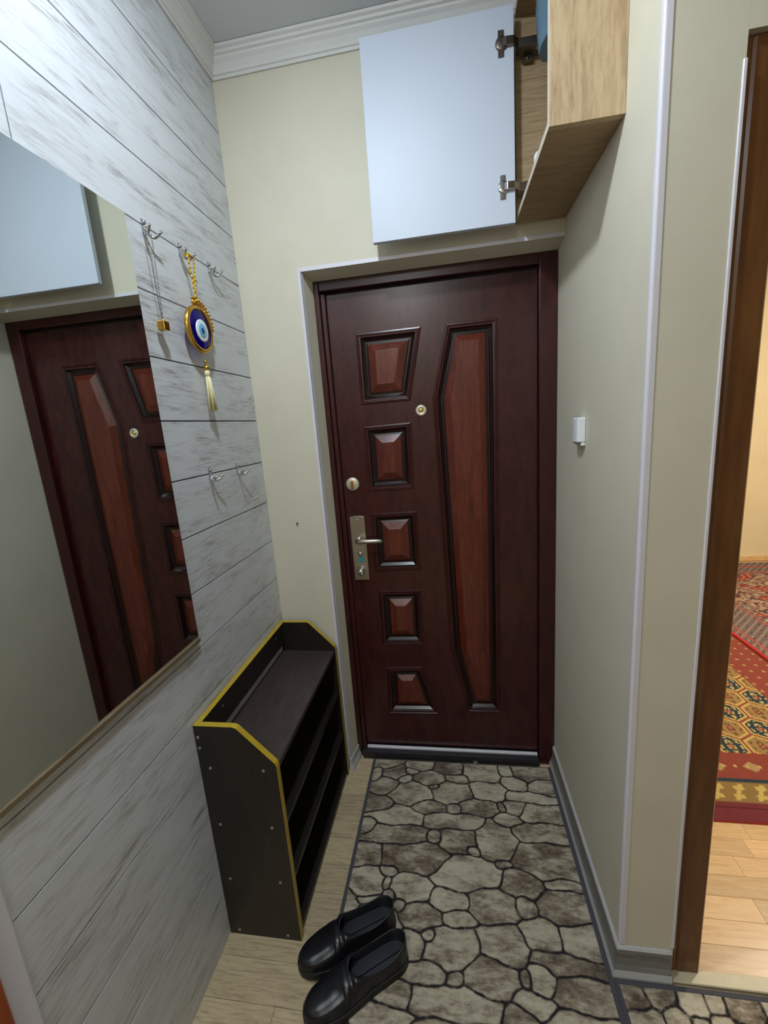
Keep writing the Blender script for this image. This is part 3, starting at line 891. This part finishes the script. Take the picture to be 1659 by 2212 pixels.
t = NT('printed_stone_carpet')
at = t.n('ShaderNodeAttribute', attribute_name='edge'); ar = t.n('ShaderNodeAttribute', attribute_name='rnd')
ed = at.outputs['Fac']
wob = t.noise(t.pos(), 60, 3)
ed2 = t.math('ADD', ed, t.math('MULTIPLY', t.math('SUBTRACT', wob, 0.5), 0.006))
mo = t.math('MULTIPLY', t.math('SUBTRACT', ed2, 0.0014), 260.0, True)
nv = t.n('ShaderNodeVectorMath', operation='ADD')
t.l(t.pos((1.0, 2.2, 1.0)), nv.inputs[0])
cmb = t.n('ShaderNodeCombineXYZ'); t.l(t.math('MULTIPLY', ar.outputs['Fac'], 40), cmb.inputs[0]); t.l(t.math('MULTIPLY', ar.outputs['Fac'], 17), cmb.inputs[1])
t.l(cmb.outputs[0], nv.inputs[1])
fa = t.noise(nv.outputs[0], 9.0, 5, 0.6, 0.5)
fb = t.noise(nv.outputs[0], 45.0, 5, 0.75, 0.2)
fv = t.math('ADD', t.math('MULTIPLY', fa, 0.60), t.math('MULTIPLY', fb, 0.40))
fv = t.math('ADD', fv, t.math('MULTIPLY', t.math('SUBTRACT', ar.outputs['Fac'], 0.5), 0.12))
stone = t.ramp(fv, [(0.34, (90, 78, 66)), (0.44, (134, 121, 105)), (0.53, (182, 172, 150)), (0.64, (208, 199, 176))])
grain = t.noise(t.pos((1, 1, 1)), 700, 2)
c = t.mix(mo, lin((46, 41, 43)), stone)
c = t.mix(0.35, c, t.mix(1.0, c, t.ramp(grain, [(0.3, (120, 120, 120)), (0.7, (255, 255, 255))]), 'MULTIPLY'))
t.col(c); t.set(0.92, 0, 0.12); t.bump(grain, 0.5, 0.002)
MAT['stone_print'] = t.m

def carpet(name, x0, x1, y0, y1, stones, step, h, parent):
    nx, ny = int((x1 - x0) / step) + 1, int((y1 - y0) / step) + 1
    xs, ys = np.linspace(x0, x1, nx), np.linspace(y0, y1, ny)
    X, Y = np.meshgrid(xs, ys)
    e, idx = stone_field(X, Y, stones)
    rv = rng.random(len(stones))
    co = np.stack([X, Y, np.full_like(X, h)], -1).reshape(-1, 3)
    I = np.arange(nx * ny).reshape(ny, nx)
    q = np.stack([I[:-1, :-1], I[:-1, 1:], I[1:, 1:], I[1:, :-1]], -1).reshape(-1, 4)
    me = bpy.data.meshes.new(name)
    me.from_pydata(co.tolist(), [], q.tolist())
    a = me.attributes.new('edge', 'FLOAT', 'POINT'); a.data.foreach_set('value', e.reshape(-1).astype(np.float32))
    a = me.attributes.new('rnd', 'FLOAT', 'POINT'); a.data.foreach_set('value', rv[idx].reshape(-1).astype(np.float32))
    return link(name, me, MAT['stone_print'], parent)

# stones of the hall carpet: centre and half size in metres
STONES = [(0.388,0.029,0.057,0.026),(0.54,0.028,0.056,0.022),(0.355,-0.029,0.017,0.035),(0.43,-0.013,0.055,0.036),(0.502,-0.004,0.026,0.018),(0.474,-0.045,0.028,0.021),(0.659,0.017,0.063,0.029),(0.797,0.002,0.078,0.042),(0.898,0.023,0.031,0.029),(0.996,0.02,0.077,0.046),(0.578,-0.034,0.065,0.035),(0.693,-0.03,0.047,0.022),(0.402,-0.085,0.051,0.037),(0.505,-0.113,0.084,0.054),(0.602,-0.077,0.023,0.014),(0.673,-0.1,0.078,0.051),(0.819,-0.086,0.069,0.048),(0.927,-0.039,0.051,0.037),(1.034,-0.054,0.055,0.049),(0.98,-0.099,0.103,0.028),(0.382,-0.176,0.054,0.036),(0.584,-0.172,0.065,0.028),(0.677,-0.173,0.028,0.02),(0.772,-0.157,0.077,0.038),(0.861,-0.153,0.016,0.022),(0.911,-0.149,0.043,0.035),(0.999,-0.168,0.079,0.04),(0.46,-0.22,0.098,0.042),(0.681,-0.227,0.117,0.033),(0.879,-0.205,0.049,0.028),(0.356,-0.267,0.028,0.032),(0.474,-0.292,0.106,0.039),(0.604,-0.291,0.022,0.023),(0.697,-0.299,0.064,0.05),(0.824,-0.288,0.068,0.075),(0.985,-0.249,0.096,0.039),(0.388,-0.374,0.04,0.038),(0.549,-0.374,0.118,0.051),(0.742,-0.331,0.023,0.018),(0.843,-0.373,0.031,0.012),(0.982,-0.345,0.108,0.062),(0.718,-0.412,0.112,0.056),(0.455,-0.423,0.029,0.017),(0.402,-0.467,0.044,0.045),(0.458,-0.464,0.013,0.021),(0.54,-0.471,0.067,0.042),(0.89,-0.43,0.067,0.045),(1.019,-0.422,0.054,0.017),(0.472,-0.499,0.017,0.012),(0.659,-0.497,0.062,0.031),(0.794,-0.497,0.077,0.049),(0.894,-0.495,0.03,0.03),(0.995,-0.485,0.073,0.049),(0.505,-0.523,0.017,0.017),(0.42,-0.518,0.047,0.011),(0.574,-0.553,0.062,0.036),(0.687,-0.547,0.051,0.021),(0.548,-0.624,0.039,0.039),(0.601,-0.596,0.026,0.016),(0.665,-0.622,0.078,0.051),(0.816,-0.603,0.07,0.049),(0.921,-0.564,0.058,0.043),(1.028,-0.579,0.054,0.052),(0.977,-0.629,0.097,0.03),(0.587,-0.687,0.061,0.027),(0.677,-0.691,0.026,0.021),(0.769,-0.677,0.078,0.048),(0.858,-0.672,0.016,0.021),(0.909,-0.668,0.044,0.038),(0.997,-0.688,0.081,0.042),(0.678,-0.739,0.118,0.036),(0.51,-0.738,0.047,0.032),(0.876,-0.72,0.051,0.028),(0.497,-0.781,0.068,0.02),(0.832,-0.748,0.044,0.023),(0.977,-0.742,0.081,0.02),(0.348,-0.54,0.028,0.027),(0.436,-0.585,0.081,0.042),(0.408,-0.663,0.092,0.045),(0.379,-0.737,0.058,0.04),(0.677,-0.794,0.108,0.019),(0.334,-0.899,0.041,0.046),(0.414,-0.899,0.055,0.046),(0.496,-0.899,0.043,0.046),(0.565,-0.899,0.039,0.046),(0.644,-0.899,0.055,0.046),(0.757,-0.899,0.08,0.046),(0.885,-0.899,0.074,0.046),(1.008,-0.899,0.073,0.046),(1.107,-0.899,0.047,0.046),(0.341,-0.98,0.049,0.052),(0.419,-0.98,0.044,0.052),(0.49,-0.98,0.041,0.052),(0.563,-0.98,0.046,0.052),(0.669,-0.98,0.081,0.052),(0.799,-0.98,0.076,0.052),(0.924,-0.98,0.075,0.052),(1.049,-0.98,0.074,0.052),(1.148,-0.98,0.045,0.052),(0.355,-1.063,0.066,0.048),(0.469,-1.063,0.071,0.048),(0.593,-1.063,0.077,0.048),(0.722,-1.063,0.078,0.048),(0.821,-1.063,0.04,0.048),(0.909,-1.063,0.065,0.048),(1.02,-1.063,0.068,0.048),(1.127,-1.063,0.06,0.048),(0.349,-1.14,0.059,0.045),(0.431,-1.14,0.04,0.045),(0.532,-1.14,0.081,0.045),(0.664,-1.14,0.078,0.045),(0.781,-1.14,0.062,0.045),(0.875,-1.14,0.05,0.045),(0.983,-1.14,0.08,0.045),(1.102,-1.14,0.063,0.045),(0.364,-1.226,0.077,0.058),(0.478,-1.226,0.06,0.058),(0.575,-1.226,0.056,0.058),(0.676,-1.226,0.065,0.058),(0.777,-1.226,0.057,0.058),(0.86,-1.226,0.044,0.058),(0.939,-1.226,0.051,0.058),(1.044,-1.226,0.075,0.058),(1.138,-1.226,0.038,0.058),(0.355,-1.31,0.066,0.043),(0.451,-1.31,0.049,0.043),(0.544,-1.31,0.062,0.043),(0.644,-1.31,0.059,0.043),(0.737,-1.31,0.052,0.043),(0.85,-1.31,0.084,0.043),(0.958,-1.31,0.045,0.043),(1.042,-1.31,0.056,0.043),(1.127,-1.31,0.046,0.043),(0.341,-1.39,0.049,0.053),(0.426,-1.39,0.053,0.053),(0.53,-1.39,0.072,0.053),(0.633,-1.39,0.051,0.053),(0.728,-1.39,0.063,0.053),(0.847,-1.39,0.079,0.053),(0.947,-1.39,0.041,0.053),(1.014,-1.39,0.039,0.053),(1.085,-1.39,0.047,0.053),(0.355,-1.481,0.066,0.056),(0.449,-1.481,0.047,0.056),(0.531,-1.481,0.052,0.056),(0.612,-1.481,0.045,0.056),(0.697,-1.481,0.058,0.056),(0.777,-1.481,0.038,0.056),(0.867,-1.481,0.069,0.056),(0.991,-1.481,0.079,0.056),(1.125,-1.481,0.082,0.056),(0.368,-1.574,0.082,0.055),(0.468,-1.574,0.037,0.055),(0.54,-1.574,0.05,0.055),(0.65,-1.574,0.082,0.055),(0.78,-1.574,0.073,0.055),(0.887,-1.574,0.056,0.055),(1.001,-1.574,0.081,0.055),(1.124,-1.574,0.066,0.055)]
r1 = empty('carpet_runner', (0.71, -0.6, 0))
tag(r1, 'hall carpet runner printed with grey-brown stones leading to the entrance door', 'carpet')
RX0, RX1, RY0, RY1 = 0.322, 1.087, -1.50, 0.058
carpet('stone_pile', RX0 + 0.010, RX1 - 0.008, RY0, RY1 - 0.006, STONES, 0.0026, 0.0058, r1)
box('carpet_backing', (RX0 + 0.004, RY0, 0.0003), (RX1 - 0.004, RY1 - 0.003, 0.0056), MAT['binding'], r1)
bmobj('binding', lambda bm: bm_box(bm, (RX0, RY0, 0.0003), (RX0 + 0.013, RY1, 0.0072), 0.0025, 2), MAT['binding'], r1)
bmobj('binding', lambda bm: bm_box(bm, (RX1 - 0.013, RY0, 0.0003), (RX1, RY1, 0.0072), 0.0025, 2), MAT['binding'], r1)
def tuft(bm):
    rr = random.Random(11)
    for i in range(16):
        a = rr.uniform(-1, 1)
        tube(bm, [(0.775 + 0.01 * rr.random(), RY1 - 0.012 * rr.random(), 0.0058), (0.775 + 0.008 * a, RY1 - 0.008, 0.014), (0.778 + 0.016 * a + 0.004, RY1 - 0.012 + 0.01 * rr.random(), 0.026 * rr.uniform(0.5, 1.0))], [0.0012, 0.0010, 0.0005], 5)
bmobj('frayed_thread', tuft, MAT['jute'], r1)

r2 = empty('carpet_runner', (1.7, -1.1, 0))
tag(r2, 'second stone-printed carpet running into the side passage past the wall corner', 'carpet')
st2 = []
rr = random.Random(21)
y = -0.60
while y > -1.5:
    x = 1.08 + rr.uniform(0, 0.06)
    hh = rr.uniform(0.07, 0.11)
    while x < 2.4:
        ww = rr.uniform(0.035, 0.085)
        st2.append((x + ww * 0.5, y - hh * 0.5 + rr.uniform(-0.02, 0.02), ww * 0.62, hh * rr.uniform(0.5, 0.7)))
        x += ww
    y -= hh
carpet('stone_pile', 1.096, 2.35, -1.40, -0.652, st2, 0.005, 0.0058, r2)
box('carpet_backing', (1.0895, -1.40, 0.0003), (2.35, -0.648, 0.0056), MAT['binding'], r2)
bmobj('binding', lambda bm: bm_box(bm, (1.0880, -0.656, 0.0003), (2.35, -0.6440, 0.0072), 0.0025, 2), MAT['binding'], r2)
bmobj('binding', lambda bm: bm_box(bm, (1.0880, -1.40, 0.0003), (1.1000, -0.6565, 0.0072), 0.0025, 2), MAT['binding'], r2)

# ------------------------------------------------------------------ loafers
def shoe(name, toe, heel, lab):
    toe = Vector((*toe, 0)); heel = Vector((*heel, 0))
    L = (heel - toe).length
    e = (heel - toe).normalized(); s_ = Vector((-e.y, e.x, 0))
    base = (toe + heel) / 2
    o = empty(name, base)
    tag(o, lab, 'shoe', 'pair of black loafers')
    Z0 = 0.0075
    def W(t):
        # outline half width toe->heel
        pts = [(0, 0.0), (0.02, 0.017), (0.06, 0.030), (0.12, 0.040), (0.22, 0.0475), (0.32, 0.049), (0.45, 0.044), (0.6, 0.038), (0.75, 0.0375), (0.88, 0.036), (0.95, 0.028), (0.985, 0.016), (1.0, 0.0)]
        for (a, b), (c, d) in zip(pts, pts[1:]):
            if t <= c:
                u = (t - a) / (c - a); return b + (d - b) * u
        return 0.0
    def TOP(t):
        pts = [(0, 0.030), (0.05, 0.040), (0.15, 0.047), (0.28, 0.056), (0.40, 0.070), (0.46, 0.075), (0.55, 0.066), (0.68, 0.061), (0.8, 0.064), (0.92, 0.074), (1.0, 0.078)]
        for (a, b), (c, d) in zip(pts, pts[1:]):
            if t <= c:
                u = (t - a) / (c - a); u = u * u * (3 - 2 * u); return b + (d - b) * u
        return pts[-1][1]
    def O(t):
        t0, t1 = 0.43, 0.985
        if t <= t0: return 0.0
        u = (t - t0) / (t1 - t0)
        u = min(u, 1.0)
        return 0.0335 * (max(0.0, 1 - abs(2 * u - 1) ** 2.6)) ** 0.5
    P = lambda t, x, z: tuple(toe + e * (t * L) + s_ * x + Vector((0, 0, z)))
    ts = [0.003, 0.01, 0.02, 0.035, 0.06, 0.09, 0.12, 0.16, 0.2, 0.24, 0.28, 0.32, 0.36, 0.4, 0.43, 0.432, 0.436, 0.442, 0.45, 0.46, 0.48, 0.51, 0.55, 0.6, 0.65, 0.7, 0.75, 0.8, 0.85, 0.89, 0.92, 0.945, 0.96, 0.972, 0.98, 0.985, 0.992, 0.997]
    NS = 12
    def upper(bm):
        zs = Z0 + 0.018
        cols = {}
        for side in (-1, 1):
            G = []
            for t in ts:
                wv = W(t); ov = min(O(t), wv * 0.90); tp = TOP(t) + Z0
                row = []
                for k in range(NS + 1):
                    a = k / NS * math.pi / 2
                    cx = math.cos(a) ** (0.62 if t < 0.45 else 0.45); sz = math.sin(a) ** 0.85
                    x = ov + (wv - ov) * cx
                    # moccasin apron ridge on the vamp
                    z = zs + (tp - zs) * sz
                    if t < 0.4 and 0.42 < k / NS < 0.55 and t > 0.06: z += 0.0016
                    row.append(bm.verts.new(P(t, side * x, z)))
                G.append(row)
            cols[side] = G
            for i in range(len(ts) - 1):
                for k in range(NS):
                    f = bm.faces.new((G[i][k], G[i + 1][k], G[i + 1][k + 1], G[i][k + 1])); f.smooth = True
        bmesh.ops.remove_doubles(bm, verts=bm.verts, dist=0.0004)
        # close toe and heel gaps
    u = bmobj('upper', upper, MAT['leather'], o)
    so = u.modifiers.new('thickness', 'SOLIDIFY'); so.thickness = 0.0032; so.offset = -1
    sd = u.modifiers.new('smooth', 'SUBSURF'); sd.levels = 1; sd.render_levels = 1
    out_t = [0.0, 0.008, 0.02, 0.04, 0.07, 0.12, 0.18, 0.25, 0.33, 0.42, 0.5, 0.58, 0.66, 0.75, 0.83, 0.89, 0.93, 0.96, 0.98, 0.993, 1.0]
    def outline(g):
        A = [(t, (W(t) + g)) for t in out_t]
        return [(t, x) for t, x in A] + [(t, -x) for t, x in A[::-1][0:]]
    def slab(z0, z1, g):
        def f(bm):
            oln = outline(g)
            A = [bm.verts.new(P(t, x, z0)) for t, x in oln]; B = [bm.verts.new(P(t, x, z1)) for t, x in oln]
            bm.faces.new(A); bm.faces.new(B[::-1])
            n = len(A)
            for i in range(n):
                bm.faces.new((A[i], A[(i + 1) % n], B[(i + 1) % n], B[i]))
            bmesh.ops.remove_doubles(bm, verts=bm.verts, dist=0.0003)
        return f
    sl = bmobj('sole', slab(Z0, Z0 + 0.0185, 0.0022), MAT['rubber'], o)
    bmobj('welt', slab(Z0 + 0.0186, Z0 + 0.0215, 0.0034), MAT['rubber'], o)
    bmobj('insole', slab(Z0 + 0.0216, Z0 + 0.027, -0.0012), MAT['lining'], o)
    # strap across the instep
    def strap(bm):
        G = []
        for t in (0.335, 0.34, 0.41, 0.415):
            row = []
            wv, tp = W(t), TOP(t) + Z0
            zs = Z0 + 0.018
            lift = 0.0012 if 0.336 < t < 0.412 else -0.001
            for j in range(-NS, NS + 1):
                k = NS - abs(j)
                a = max(0.16, k / NS) * math.pi / 2
                x = wv * math.cos(a) ** 0.62; z = zs + (tp - zs) * math.sin(a) ** 0.85
                nrm = 1 + lift / max(0.02, wv)
                row.append(bm.verts.new(P(t, (1 if j > 0 else -1) * x * nrm, z + lift * math.sin(a))))
            G.append(row)
        for i in range(3):
            for k in range(2 * NS):
                bm.faces.new((G[i][k], G[i][k + 1], G[i + 1][k + 1], G[i + 1][k])).smooth = True
    bmobj('saddle_strap', strap, MAT['leather'], o)
    return o
shoe('loafer', (0.243, -0.716), (0.497, -0.568), 'black leather loafer nearer the shoe rack, toe pointing at the bare floor')
shoe('loafer', (0.293, -0.817), (0.541, -0.648), 'black leather loafer on the carpet side, lower in the picture')

# ------------------------------------------------------------------ rugs in the bright room (flat woven pattern as colour data)
t = NT('woven_rug')
at = t.n('ShaderNodeAttribute', attribute_name='weave')
gr = t.noise(t.pos((1, 1, 1)), 350, 2)
c = t.mix(0.4, at.outputs['Color'], t.mix(1.0, at.outputs['Color'], t.ramp(gr, [(0.3, (110, 110, 110)), (0.7, (255, 255, 255))]), 'MULTIPLY'))
t.col(c); t.set(0.95, 0, 0.1); t.bump(gr, 0.4, 0.002)
MAT['weave'] = t.m
MAT['red_binding'] = plain('red_binding', (192, 58, 56), 0.8, 0, 0.2)
def weave(name, x0, x1, y0, y1, step, z, fn, parent):
    nx, ny = int((x1 - x0) / step) + 1, int((y1 - y0) / step) + 1
    X, Y = np.meshgrid(np.linspace(x0, x1, nx), np.linspace(y0, y1, ny))
    C = fn(X, Y)
    co = np.stack([X, Y, np.full_like(X, z)], -1).reshape(-1, 3)
    I = np.arange(nx * ny).reshape(ny, nx)
    q = np.stack([I[:-1, :-1], I[:-1, 1:], I[1:, 1:], I[1:, :-1]], -1).reshape(-1, 4)
    me = bpy.data.meshes.new(name); me.from_pydata(co.tolist(), [], q.tolist())
    a = me.attributes.new('weave', 'FLOAT_COLOR', 'POINT')
    rgba = np.concatenate([C, np.ones(C.shape[:2] + (1,))], -1)
    a.data.foreach_set('color', rgba.reshape(-1).astype(np.float32))
    return link(name, me, MAT['weave'], parent)
def L3(c): return np.array(lin(c)[:3])
cRED, cMAR, cGOLD, cYEL, cNAVY, cTAN, cBRN = [L3(v) for v in ((146, 74, 64), (122, 58, 64), (164, 134, 86), (206, 182, 108), (54, 68, 80), (178, 150, 106), (118, 82, 60))]
def put(C, m, c): C[m] = c
def rug1(X, Y):
    C = np.tile(cRED, X.shape + (1,)).astype(float)
    v = Y + 0.146           # distance from front edge
    u = 2.47 - X            # distance from right edge
    # field of staggered hexagons
    hw, sd = 0.0625, 0.0767
    hd = np.full(X.shape, 9.0); rowi = np.zeros(X.shape); xx = np.zeros(X.shape); yy = np.zeros(X.shape); coli = np.zeros(X.shape)
    for off in (0, 1):
        # the two interleaved rows of a honeycomb
        ry = np.round((Y - off * 1.5 * sd) / (3 * sd)); rx = np.round((X - off * hw) / (2 * hw))
        ax = X - off * hw - rx * 2 * hw; ay = Y - off * 1.5 * sd - ry * 3 * sd
        h = np.maximum(np.abs(ax) / hw, np.abs(ay) / sd + 0.5 * np.abs(ax) / hw)
        m = h < hd
        hd = np.where(m, h, hd); xx = np.where(m, ax, xx); yy = np.where(m, ay, yy)
        rowi = np.where(m, ry * 2 + off, rowi); coli = np.where(m, rx, coli)
    alt = ((rowi + coli) % 3) > 0.5
    hh = sd * 2
    m = hd < 0.92
    put(C, m, cYEL)
    m = hd < 0.78
    put(C, m & alt, cNAVY); put(C, m & ~alt, cGOLD)
    # hooked motifs inside
    hk = (np.abs(((np.abs(xx) / hw * 2.3 + np.abs(yy) / sd * 0.8) % 1) - 0.5) < 0.17) & (np.abs(((yy / sd * 2.4 + 0.25) % 1) - 0.5) > 0.16)
    put(C, (hd < 0.68) & hk & alt, cYEL); put(C, (hd < 0.68) & hk & ~alt, cBRN)
    put(C, hd < 0.20, cRED); put(C, (hd < 0.08), cTAN)
    # front border bands
    b = v < 0.335
    put(C, b, cRED)
    k = (np.abs(((X / 0.13) % 1) - 0.5) * 2 + np.abs((v - 0.26) / 0.05)) < 0.55
    put(C, (v > 0.21) & (v < 0.31) & k, cTAN)
    k2 = ((X / 0.045 % 1 - 0.5) ** 2 + ((v - 0.26) / 0.045) ** 2) < 0.02
    put(C, (v > 0.21) & (v < 0.31) & k2, cYEL)
    put(C, (v > 0.176) & (v < 0.196), cNAVY)
    g = (v > 0.083) & (v <= 0.176)
    put(C, g, cGOLD * 0.8)
    s1 = (X / 0.075) % 1; q = (v - 0.083) / 0.093
    tri = np.abs(s1 - q * 0.8 - 0.05) < 0.11
    tri |= (np.abs(q - 0.72) < 0.10) & (s1 > 0.35) & (s1 < 0.85)
    tri |= (np.abs(q - 0.30) < 0.09) & (s1 > 0.12) & (s1 < 0.6)
    put(C, g & tri & (q > 0.12) & (q < 0.9), cYEL)
    put(C, v <= 0.083, cMAR)
    put(C, (v > 0.055) & (v < 0.06), cMAR * 0.5)
    # right border
    r = (u < 0.235) & (v > 0.335)
    put(C, r, cRED)
    sp = (((X / 0.06) % 1 - 0.5) ** 2 + ((Y / 0.06) % 1 - 0.5) ** 2) < 0.02
    put(C, r & sp, cTAN)
    return C
g1 = empty('room_rug', (1.9, 0.6, 0))
tag(g1, 'red rug with navy and gold hexagons on the floor of the bright room', 'rug')
weave('woven_field', 1.262, 2.47, -0.146, 1.60, 0.0045, 0.0065, rug1, g1)
box('rug_backing', (1.262, -0.146, 0.0003), (2.47, 1.60, 0.0063), MAT['red_binding'], g1)
def rug2(X, Y):
    C = np.tile(L3((150, 120, 104)), X.shape + (1,)).astype(float)
    a, b = (X - 2.46), (2.5 - Y)
    d = np.abs((X * 3.1 + 0.2 * np.sin(Y * 19)) % 1 - 0.5) + np.abs((Y * 4.3 + 0.2 * np.sin(X * 23)) % 1 - 0.5)
    put(C, d < 0.30, L3((168, 74, 62)))
    put(C, (d > 0.34) & (d < 0.44), L3((78, 74, 80)))
    put(C, (d > 0.56) & (d < 0.64), L3((196, 176, 148)))
    put(C, (d > 0.72) & (d < 0.8), L3((92, 66, 66)))
    n = np.sin(X * 90 + 3 * np.sin(Y * 31)) * np.sin(Y * 120 + 2 * np.sin(X * 27))
    put(C, n > 0.55, L3((190, 160, 134))); put(C, n < -0.6, L3((120, 60, 56)))
    bd = (a < 0.30) | (b < 0.22)
    C2 = np.tile(L3((148, 132, 124)), X.shape + (1,)).astype(float)
    st = np.sin((X + Y) * 140) * np.sin((X - Y) * 60)
    put(C2, st > 0.35, L3((110, 76, 74))); put(C2, st < -0.45, L3((84, 84, 90))); 
    put(C2, (np.abs(a - 0.06) < 0.008) | (np.abs(a - 0.27) < 0.01) | (np.abs(b - 0.06) < 0.01) | (np.abs(b - 0.19) < 0.012), L3((176, 92, 78)))
    C[bd] = C2[bd]
    return C
g2 = empty('room_rug', (3.2, 1.6, 0))
tag(g2, 'faded patterned rug with red piping overlapping the red hexagon rug in the bright room', 'rug')
weave('woven_field', 2.462, 4.2, 0.70, 2.56, 0.008, 0.0145, rug2, g2)
box('rug_backing', (2.475, 0.70, 0.0066), (4.2, 2.56, 0.0143), MAT['red_binding'], g2)
bmobj('red_piping', lambda bm: tube(bm, [(2.462, 0.70, 0.0135), (2.462, 2.56, 0.0135)], 0.011, 8), MAT['red_binding'], g2)

# ------------------------------------------------------------------ lamps
def lamp(name, c, r, col_, s, lab, drop=0.035):
    o = empty(name, c)
    tag(o, lab, 'lamp')
    bmobj('lamp_base', lambda bm: lathe(bm, [(0.0, -0.0005), (r + 0.012, -0.0005), (r + 0.014, -0.010), (r + 0.006, -0.020), (r, -0.020), (r, -0.012), (0.0, -0.012)], c, (0, 0, 1), 40), MAT['plastic_white'], o)
    bmobj('diffuser', lambda bm: lathe(bm, [(r - 0.001, -0.0125), (r - 0.001, -drop * 0.6), (r * 0.85, -drop * 0.88), (r * 0.5, -drop), (0.0, -drop * 1.03)], c, (0, 0, 1), 32), emit(name + '_glow', col_, s), o)
lamp('ceiling_lamp', HALL_LAMP, 0.055, HALL_LAMP_COL, HALL_LAMP_STRENGTH, 'round white ceiling lamp lighting the entrance hall')
lamp('ceiling_lamp', (0.38, -2.45, ZC), 0.20, (0.95, 0.97, 1.0), FILL_LAMP_STRENGTH, 'added fill lamp behind the viewpoint brightening the lower walls and carpet')  # unseen lamp, added as frontal fill for the lower walls and carpet
lamp('ceiling_lamp', (2.9, 0.75, ZC), 0.16, ROOM_LAMP_COL, ROOM_LAMP_STRENGTH, 'round ceiling lamp lighting the room through the doorway', 0.05)
